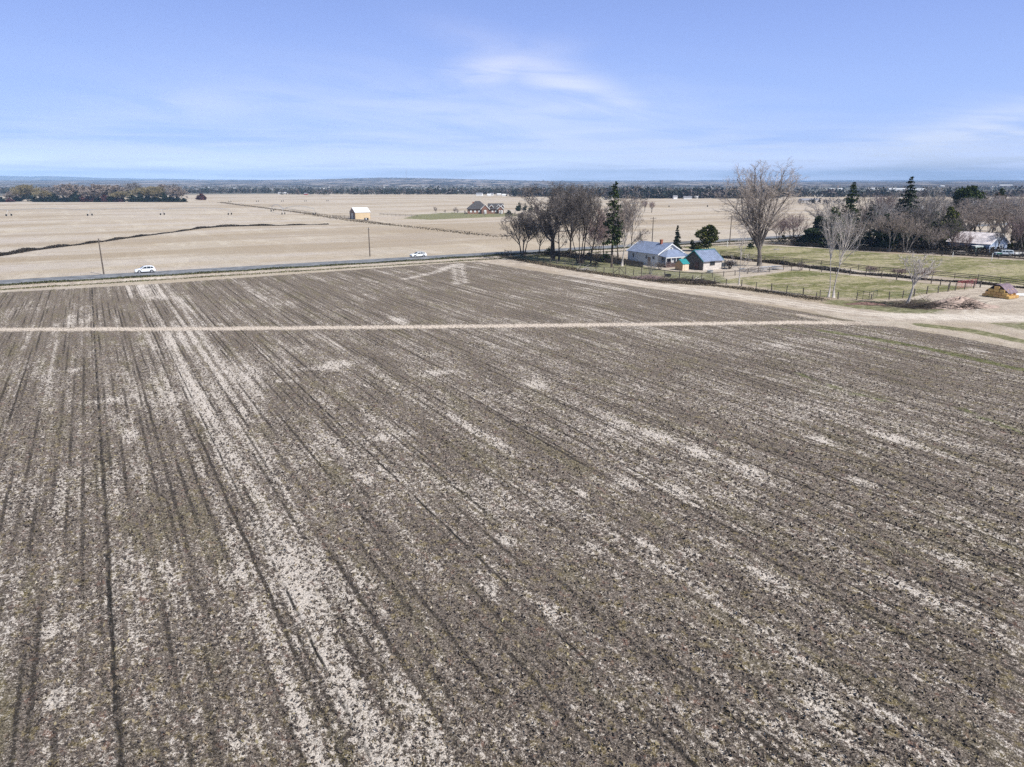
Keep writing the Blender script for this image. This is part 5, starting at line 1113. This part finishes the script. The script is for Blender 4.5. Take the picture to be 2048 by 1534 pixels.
# dark stock tank trailer next to the tan shed
root = empty('dark_trailer', P(733, 441), R(10)); root.scale = (.5, .5, .62); MB().box((0, 0, 1.3), (4.4, 2.2, 1.8)).build('body', black, root); MB().box((-.2, -1.12, 1.4), (1.4, .04, 1.0)).build('sign_panel', w_white, root)
for x in (-.9, .1):
    for s_ in (-1, 1): MB().lathe((x, s_ * 1.1 - .1, .36), [(.15, 0), (.36, .02), (.36, .18), (.15, .2)], 14, 'y').build('wheel', tyre_m, root)
MB().tube([(-2.2, 0, .6), (-3.6, 0, .55)], .07, 5).build('tongue', pipe, root); tag(root, 'dark box trailer parked in front of the tan shed', 'trailer')

# ------------------------------------------------------------ haystack: separate bales under a tarp
hay = mat('hay', (.60, .38, .15), .95, .1, var=.3, aniso=(2, 2, 12), scale=3, bump=.03, rnd=.12)
hp = P(2000, 594); rzh = math.atan2(EX[1], EX[0]) ; ex, ey = axes(rzh); proto_b = None; g_ = random.Random(9); cnt = 0
lay = [(3, 5), (3, 4), (3, 3), (3, 1)]
posn = 'bottom second third top'.split(); clm = 'first second third fourth'.split()
for lv, (nx_, ny_) in enumerate(lay):
    for i in range(nx_):
        for j_ in range(ny_):
            if not (i in (0, nx_ - 1) or j_ in (0, ny_ - 1) or lv >= 2): continue
            x = (i - 1.0) * 1.12 + g_.uniform(-.03, .03); y = (j_ - (ny_ - 1) / 2) * .92 + g_.uniform(-.03, .03); z = .27 + lv * .5
            if proto_b is None:
                me = MB().box((0, 0, 0), (1.08, .88, .48)).build('hay_bale', hay); bv = me.modifiers.new('bevel', 'BEVEL'); bv.width = .05; bv.segments = 1; proto_b = me; o = me
                tw1 = MB()
                for yy in (-.3, .3): tw1.box((0, 0, .0), (1.1, .03, .5)) if False else tw1.box((yy, 0, 0), (.025, .90, .50))
                tw1.build('twine', twig_brown, o)
            else: o = copy_tree(proto_b)
            q_ = hp + ex * x + ey * y; o.location = (q_[0], q_[1], z); o.rotation_euler = (0, 0, rzh + g_.uniform(-.05, .05))
            tag(o, 'hay bale in %s layer of the haystack, %s column from left, %s row back' % (posn[lv], clm[i], 'first second third fourth fifth'.split()[j_]), 'hay bale', 'bales of the haystack')
tarp = mat('tarp_mauve', (.20, .145, .17), .6, .3, var=.25, scale=2, bump=.03)
n1, n2 = 14, 16; V = []; g_ = random.Random(5)
for i in range(n1 + 1):
    for j_ in range(n2 + 1):
        x = -1.5 + 3.4 * i / n1; s_ = -1 + 2 * j_ / n2; y = s_ * 2.05; z = 2.25 - 1.75 * max(0, abs(s_) - .2) + .12 * math.sin(i * 1.1) * abs(s_) + g_.uniform(-.05, .05)
        V.append((x + g_.uniform(-.05, .05), y, z))
F_ = [(i * (n2 + 1) + j_, (i + 1) * (n2 + 1) + j_, (i + 1) * (n2 + 1) + j_ + 1, i * (n2 + 1) + j_ + 1) for i in range(n1) for j_ in range(n2)]
o = mesh('tarp', V, F_, tarp, None, True); o.location = (hp[0], hp[1], .06); o.rotation_euler = (0, 0, rzh); sm = o.modifiers.new('thick', 'SOLIDIFY'); sm.thickness = .02
tag(o, 'mauve brown tarp draped over the top of the haystack', 'tarp')
o = MB().box((0, 0, .08), (3.2, 2.2, .12)).build('white_sheet_pile', w_white); p = P(2040, 590); o.location = (*p, 0); tag(o, 'flat white sheet lying right of the haystack', 'sheet')

# ------------------------------------------------------------ heaps: mound, brush, branches, firewood
dirt_m = mat('mound_dirt', (.40, .31, .26), .95, .05, var=.25, scale=1.5, bump=.05)
def heap(name, p, rx, ry, h, m, label, cat, seed=1, n=26):
    g_ = np.random.default_rng(seed); V, F_ = [], []
    for i in range(n + 1):
        for k in range(n):
            f = i / n; a = k / n * 6.283; r_ = f * (1 + .15 * math.sin(a * 3 + seed) + .08 * math.sin(a * 7)); z = h * (math.cos(min(1, f) * math.pi) * .5 + .5) ** .9 * (1 + .2 * math.sin(a * 4 + f * 6)) + g_.normal(0, h * .05) * (1 - f)
            V.append((rx * r_ * math.cos(a), ry * r_ * math.sin(a), max(z, -.03) if f < 1 else -.05))
    for i in range(n):
        for k in range(n): k2 = (k + 1) % n; F_.append((i * n + k, (i + 1) * n + k, (i + 1) * n + k2, i * n + k2))
    o = mesh(name, V, F_, m, None, True); o.location = (p[0], p[1], 0); return tag(o, label, cat)
def sticks(name, p, rx, ry, h, n, m, label, cat='brush pile', seed=1, r_=.03, ln=(1, 2.4), rz=0):
    g_ = random.Random(seed); m_ = MB()
    for k in range(n):
        a = g_.uniform(0, 6.28); q_ = math.sqrt(g_.random()); x, y = rx * q_ * math.cos(a), ry * q_ * math.sin(a); z = h * (1 - q_) * g_.random() + .05; L_ = g_.uniform(*ln); b_ = g_.gauss(rz, .8); e = g_.gauss(0, .22)
        m_.tube([(x, y, z), (x + math.cos(b_) * L_ / 2, y + math.sin(b_) * L_ / 2, z + L_ / 2 * math.sin(e) + g_.gauss(0, .08)), (x + math.cos(b_) * L_, y + math.sin(b_) * L_, max(.03, z + L_ * math.sin(e)))], [r_ * g_.uniform(.7, 1.8), r_, r_ * .4], 4)
    o = m_.build(name, m); o.location = (p[0], p[1], 0); return tag(o, label, cat)
heap('dirt_mound', P(1916, 612), 6.3, 3.4, 1.3, dirt_m, 'low brown dirt mound right of the leaning tree', 'mound', 2)
sticks('brush_pile', P(1910, 613), 3.4, 2.0, 1.5, 700, bark_dark, 'dark heap of cut branches on the dirt mound', seed=3)
sticks('brush_pile', P(1855, 613), 6.0, 1.8, .5, 520, bark_dark, 'long low scatter of dark branches at the foot of the leaning tree', seed=4, ln=(1.5, 4))
heap('dirt_mound', P(1732, 608), 3.6, 1.2, .3, mat('litter_brown', (.16, .10, .085), .95, .05, var=.4, scale=3, bump=.05), 'flat brown heap of leaf litter left of the leaning tree', 'mound', 4)
sticks('brush_pile', P(1290, 557), 3.2, 1.2, .7, 320, twig_red, 'purplish brush heap by the track left of the garden shed', seed=5)
sticks('brush_pile', P(1352, 562), 5.5, 1.4, .5, 340, bark_dark, 'long dark brush heap by the track in front of the garden shed', seed=6)
sticks('brush_pile', P(1402, 567), 3.0, 1.2, .5, 200, bark_dark, 'dark brush heap by the track below the log cabin', seed=7)
sticks('branch_pile', P(1500, 543), 3.4, 1.8, 1.0, 260, bark_white, 'pale tangle of fallen branches left of the cottonwood foot', seed=8)
sticks('branch_pile', P(1611, 486), 2.8, 1.2, 1.6, 160, mat('branch_orange', (.42, .22, .10), .9, .1, var=.3), 'orange brown heap of branches right of the cottonwood against the back fence', seed=9, ln=(1.5, 3.2), rz=2.6)
sticks('branch_pile', P(1550, 500), 1.2, .5, .4, 26, bark_white, 'few pale fallen branches on the big pasture right of the cottonwood', seed=10)
sticks('branch_pile', P(1165, 541), 1.8, .8, .5, 90, bark_white, 'small pale pile of sticks at the fence below the middle bare tree', seed=12)
sticks('fallen_limb', P(1388, 561), .5, .3, .3, 7, bark_white, 'pale fallen limb propped on the yard fence below the cabin', 'limb', seed=13, ln=(2.5, 3.6), rz=.8, r_=.06)
o = MB(); g_ = random.Random(3)
for k in range(9): o.box((g_.uniform(-1.6, 1.6), g_.uniform(-.7, .7), .1 + k * .09), (g_.uniform(1.6, 3.0), g_.uniform(.6, 1.1), .05), g_.uniform(-.4, .4))
o = o.build('sheet_metal_pile', mat('sheet_metal', (.55, .57, .6), .4, .5, metal=.4, var=.1)); o.location = (*P(1541, 539), 0); tag(o, 'stack of pale metal sheets right of the cottonwood foot', 'metal pile')
for i, (a, b_) in enumerate(((1336, 553), (1420, 545), (1486, 541))):
    root = empty('trough', P(a, b_), .3 * i); MB().lathe((0, 0, 0), [(.62, 0), (.72, .5), (.68, .5), (.6, .08)], 18).build('tub', black if i == 0 else steel, root); MB().lathe((0, 0, .3), [(.01, 0), (.62, .0), (.62, .05), (.01, .05)], 18).build('water', glass, root)
    tag(root, ('black round trough left of the garden shed', 'grey round trough before the cabin window', 'grey round trough right of the cabin lean-to')[i], 'trough')

# ------------------------------------------------------------ irrigation pivots
def pivot(name, pts, h, label, arch=.9, mat_=steel):
    """pts: ground points of its wheeled towers"""
    pts = [np.array(p) for p in pts]; root = empty(name, pts[0]); o = pts[0]; pipe_ = MB()
    for p in pts:
        q_ = p - o; m_ = MB(); m_.tube([(q_[0] - .3, q_[1] - 1.8, .6), (q_[0], q_[1], h)], .07, 5); m_.tube([(q_[0] + .3, q_[1] + 1.8, .6), (q_[0], q_[1], h)], .07, 5); m_.tube([(q_[0] - .3, q_[1] - 1.8, .6), (q_[0] + .3, q_[1] + 1.8, .6)], .07, 5); tt_ = m_.build('tower', mat_, root)
        for s_ in (-1, 1): MB().lathe((q_[0] + s_ * .3 - .2, q_[1] + s_ * 1.8, .6), [(.2, 0), (.6, .03), (.6, .35), (.2, .38)], 14, 'x').build('wheel', tyre_m, tt_)
    for a, b_ in zip(pts[:-1], pts[1:]):
        ln = [(*(a + (b_ - a) * k / 8 - o), h + arch * math.sin(k / 8 * math.pi)) for k in range(9)]; pipe_.tube(ln, .14, 5)
        lw = [(*(a + (b_ - a) * k / 8 - o), h - .9 * math.sin(k / 8 * math.pi) + .0) for k in range(9)]; pipe_.tube(lw, .03, 3)
        for k in range(1, 8): pipe_.tube([ln[k], lw[k]], .03, 3)
    pipe_.build('water_pipe', mat_, root)
    return tag(root, label, 'irrigation')
pivot('irrigation_line', [P(-50, 431.5), P(18, 432), P(180, 431.5), P(325, 430), P(460, 429.5)], 3.4, 'long irrigation pivot with wheeled towers across the left tan field')
pivot('irrigation_line', [P(545, 422.5), P(567, 429), P(629, 429)], 3.6, 'short arched irrigation machine near the middle of the tan fields', arch=1.6)
pivot('irrigation_line', [P(460, 404), P(515, 403.5), P(565, 403), P(611, 403), P(655, 402.5)], 3.4, 'distant irrigation line with pairs of wheels below the dark tree belt', mat_=w_pale)
pivot('irrigation_line', [P(1338, 414), P(1415, 413.5)], 3.2, 'distant irrigation line in the brown field above the spruce', mat_=w_pale)
# weeds in the ditch that crosses the tan fields
def weeds(name, line, w, h, n, seed, m, label, size=.25, taper=None):
    g_ = np.random.default_rng(seed); line = [np.array(p) for p in line]; ls = np.array([np.linalg.norm(b_ - a) for a, b_ in zip(line[:-1], line[1:])]); cum = np.concatenate([[0], np.cumsum(ls)])
    s_ = g_.uniform(0, cum[-1], n); i = np.clip(np.searchsorted(cum, s_) - 1, 0, len(ls) - 1); f = (s_ - cum[i]) / ls[i]; A0 = np.array(line)[i]; B0 = np.array(line)[i + 1]
    q_ = A0 + (B0 - A0) * f[:, None]; q_ = q_ + g_.normal(0, w / 2, (n, 2)); hh_ = h * (1 if taper is None else np.interp(s_ / cum[-1], *taper))
    q_ = q_ + (g_.normal(0, w / 3, n) * np.sin(s_ * .11) * .5)[:, None]; hh_ = hh_ * np.clip(.62 + .4 * np.sin(s_ * .07) * np.sin(s_ * .023 + 1) + .35 * np.sin(s_ * .41), .12, 1.3); z = g_.uniform(.03, 1, n) * hh_; V, F_ = leaves(np.stack([q_[:, 0], q_[:, 1], z], 1), size, seed)
    return tag(mesh(name, V, F_, m, attr={'tint': np.repeat(g_.uniform(0, 1, n), 4)}), label, 'weeds', kind='stuff')
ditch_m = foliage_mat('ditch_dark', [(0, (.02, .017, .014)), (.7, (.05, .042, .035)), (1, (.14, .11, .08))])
weeds('ditch_weeds', [P(*q_) for q_ in ((-150, 530), (0, 512), (60, 502), (105, 496), (150, 490.5), (205, 483.5), (260, 475.5), (350, 464), (400, 457), (440, 453.8), (500, 452), (560, 451.2), (655, 449))], 1.0, .8, 22000, 3, ditch_m, 'dark weedy ditch curving across the tan field beyond the road', .24, ([0, .25, .45, .55, .7, 1], [1.0, 1.2, .9, .35, .9, .9]))
weeds('lane_weeds', [P(*q_) for q_ in ((440, 405), (520, 415), (600, 425), (660, 435), (740, 446), (860, 458), (940, 468), (1005, 474))], 3.2, .3, 4200, 4, weed, 'weedy farm lane slanting through the tan fields to the shed', .35)
weeds('fence_weeds', [P(*q_) for q_ in ((1005, 513), (1060, 524), (1150, 540), (1250, 554), (1330, 564), (1440, 572), (1560, 588), (1640, 600))], 1.5, .35, 15000, 5, weed, 'dead weeds and litter along the near post fence', .13)
weeds('ditch_bank_weeds', [P(*q_) for q_ in ((1440, 514), (1529, 524), (1602, 533), (1703, 546), (1760, 551), (1865, 560), (1955, 567), (2048, 576), (2300, 602))], 1.1, .6, 16000, 6, ditch_m, 'dark growth along the ditch below the long rail fence', .16)
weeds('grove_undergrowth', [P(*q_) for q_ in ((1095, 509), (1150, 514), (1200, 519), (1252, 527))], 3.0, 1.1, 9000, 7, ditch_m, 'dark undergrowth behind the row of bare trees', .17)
weeds('grove_brush_shade', [P(*q_) for q_ in ((1600, 488), (1700, 494), (1800, 500), (1900, 505), (2100, 512))], 6.0, 2.6, 30000, 8, ditch_m, 'dark brush that also fills in the shade on the floor of the right grove', .3)  # dark brush raised to fill in the darkness under the trees
weeds('road_verge_weeds', [tuple(q_) for q_ in road_line(-5.2, -60, 240)], 1.3, .32, 34000, 9, foliage_mat('verge', [(0, (.02, .025, .01)), (.6, (.07, .075, .03)), (1, (.2, .19, .10))]), 'dark green weeds on the near verge of the road', .17)
weeds('field_edge_weeds', [tuple(q_) for q_ in road_line(-12.6, -60, 205)], 1.2, .22, 12000, 10, foliage_mat('field_edge', [(0, (.04, .045, .02)), (.6, (.12, .12, .045)), (1, (.26, .23, .12))]), 'olive weeds along the far edge of the tilled field', .14)

# ------------------------------------------------------------ haze
hz_m = bpy.data.materials.new('haze_air'); hz_m.use_nodes = True; nt = hz_m.node_tree; nt.nodes.clear()
pv = nt.nodes.new('ShaderNodeVolumePrincipled'); pv.inputs['Color'].default_value = (.44, .68, 1, 1); pv.inputs['Density'].default_value = 1.1e-4; pv.inputs['Anisotropy'].default_value = -.3
mo = nt.nodes.new('ShaderNodeOutputMaterial'); nt.links.new(pv.outputs[0], mo.inputs['Volume'])
tag(MB().box((0, 0, 109), (33000, 33000, 220)).build('haze', hz_m), 'thin blue haze over the whole valley', 'haze', kind='stuff')
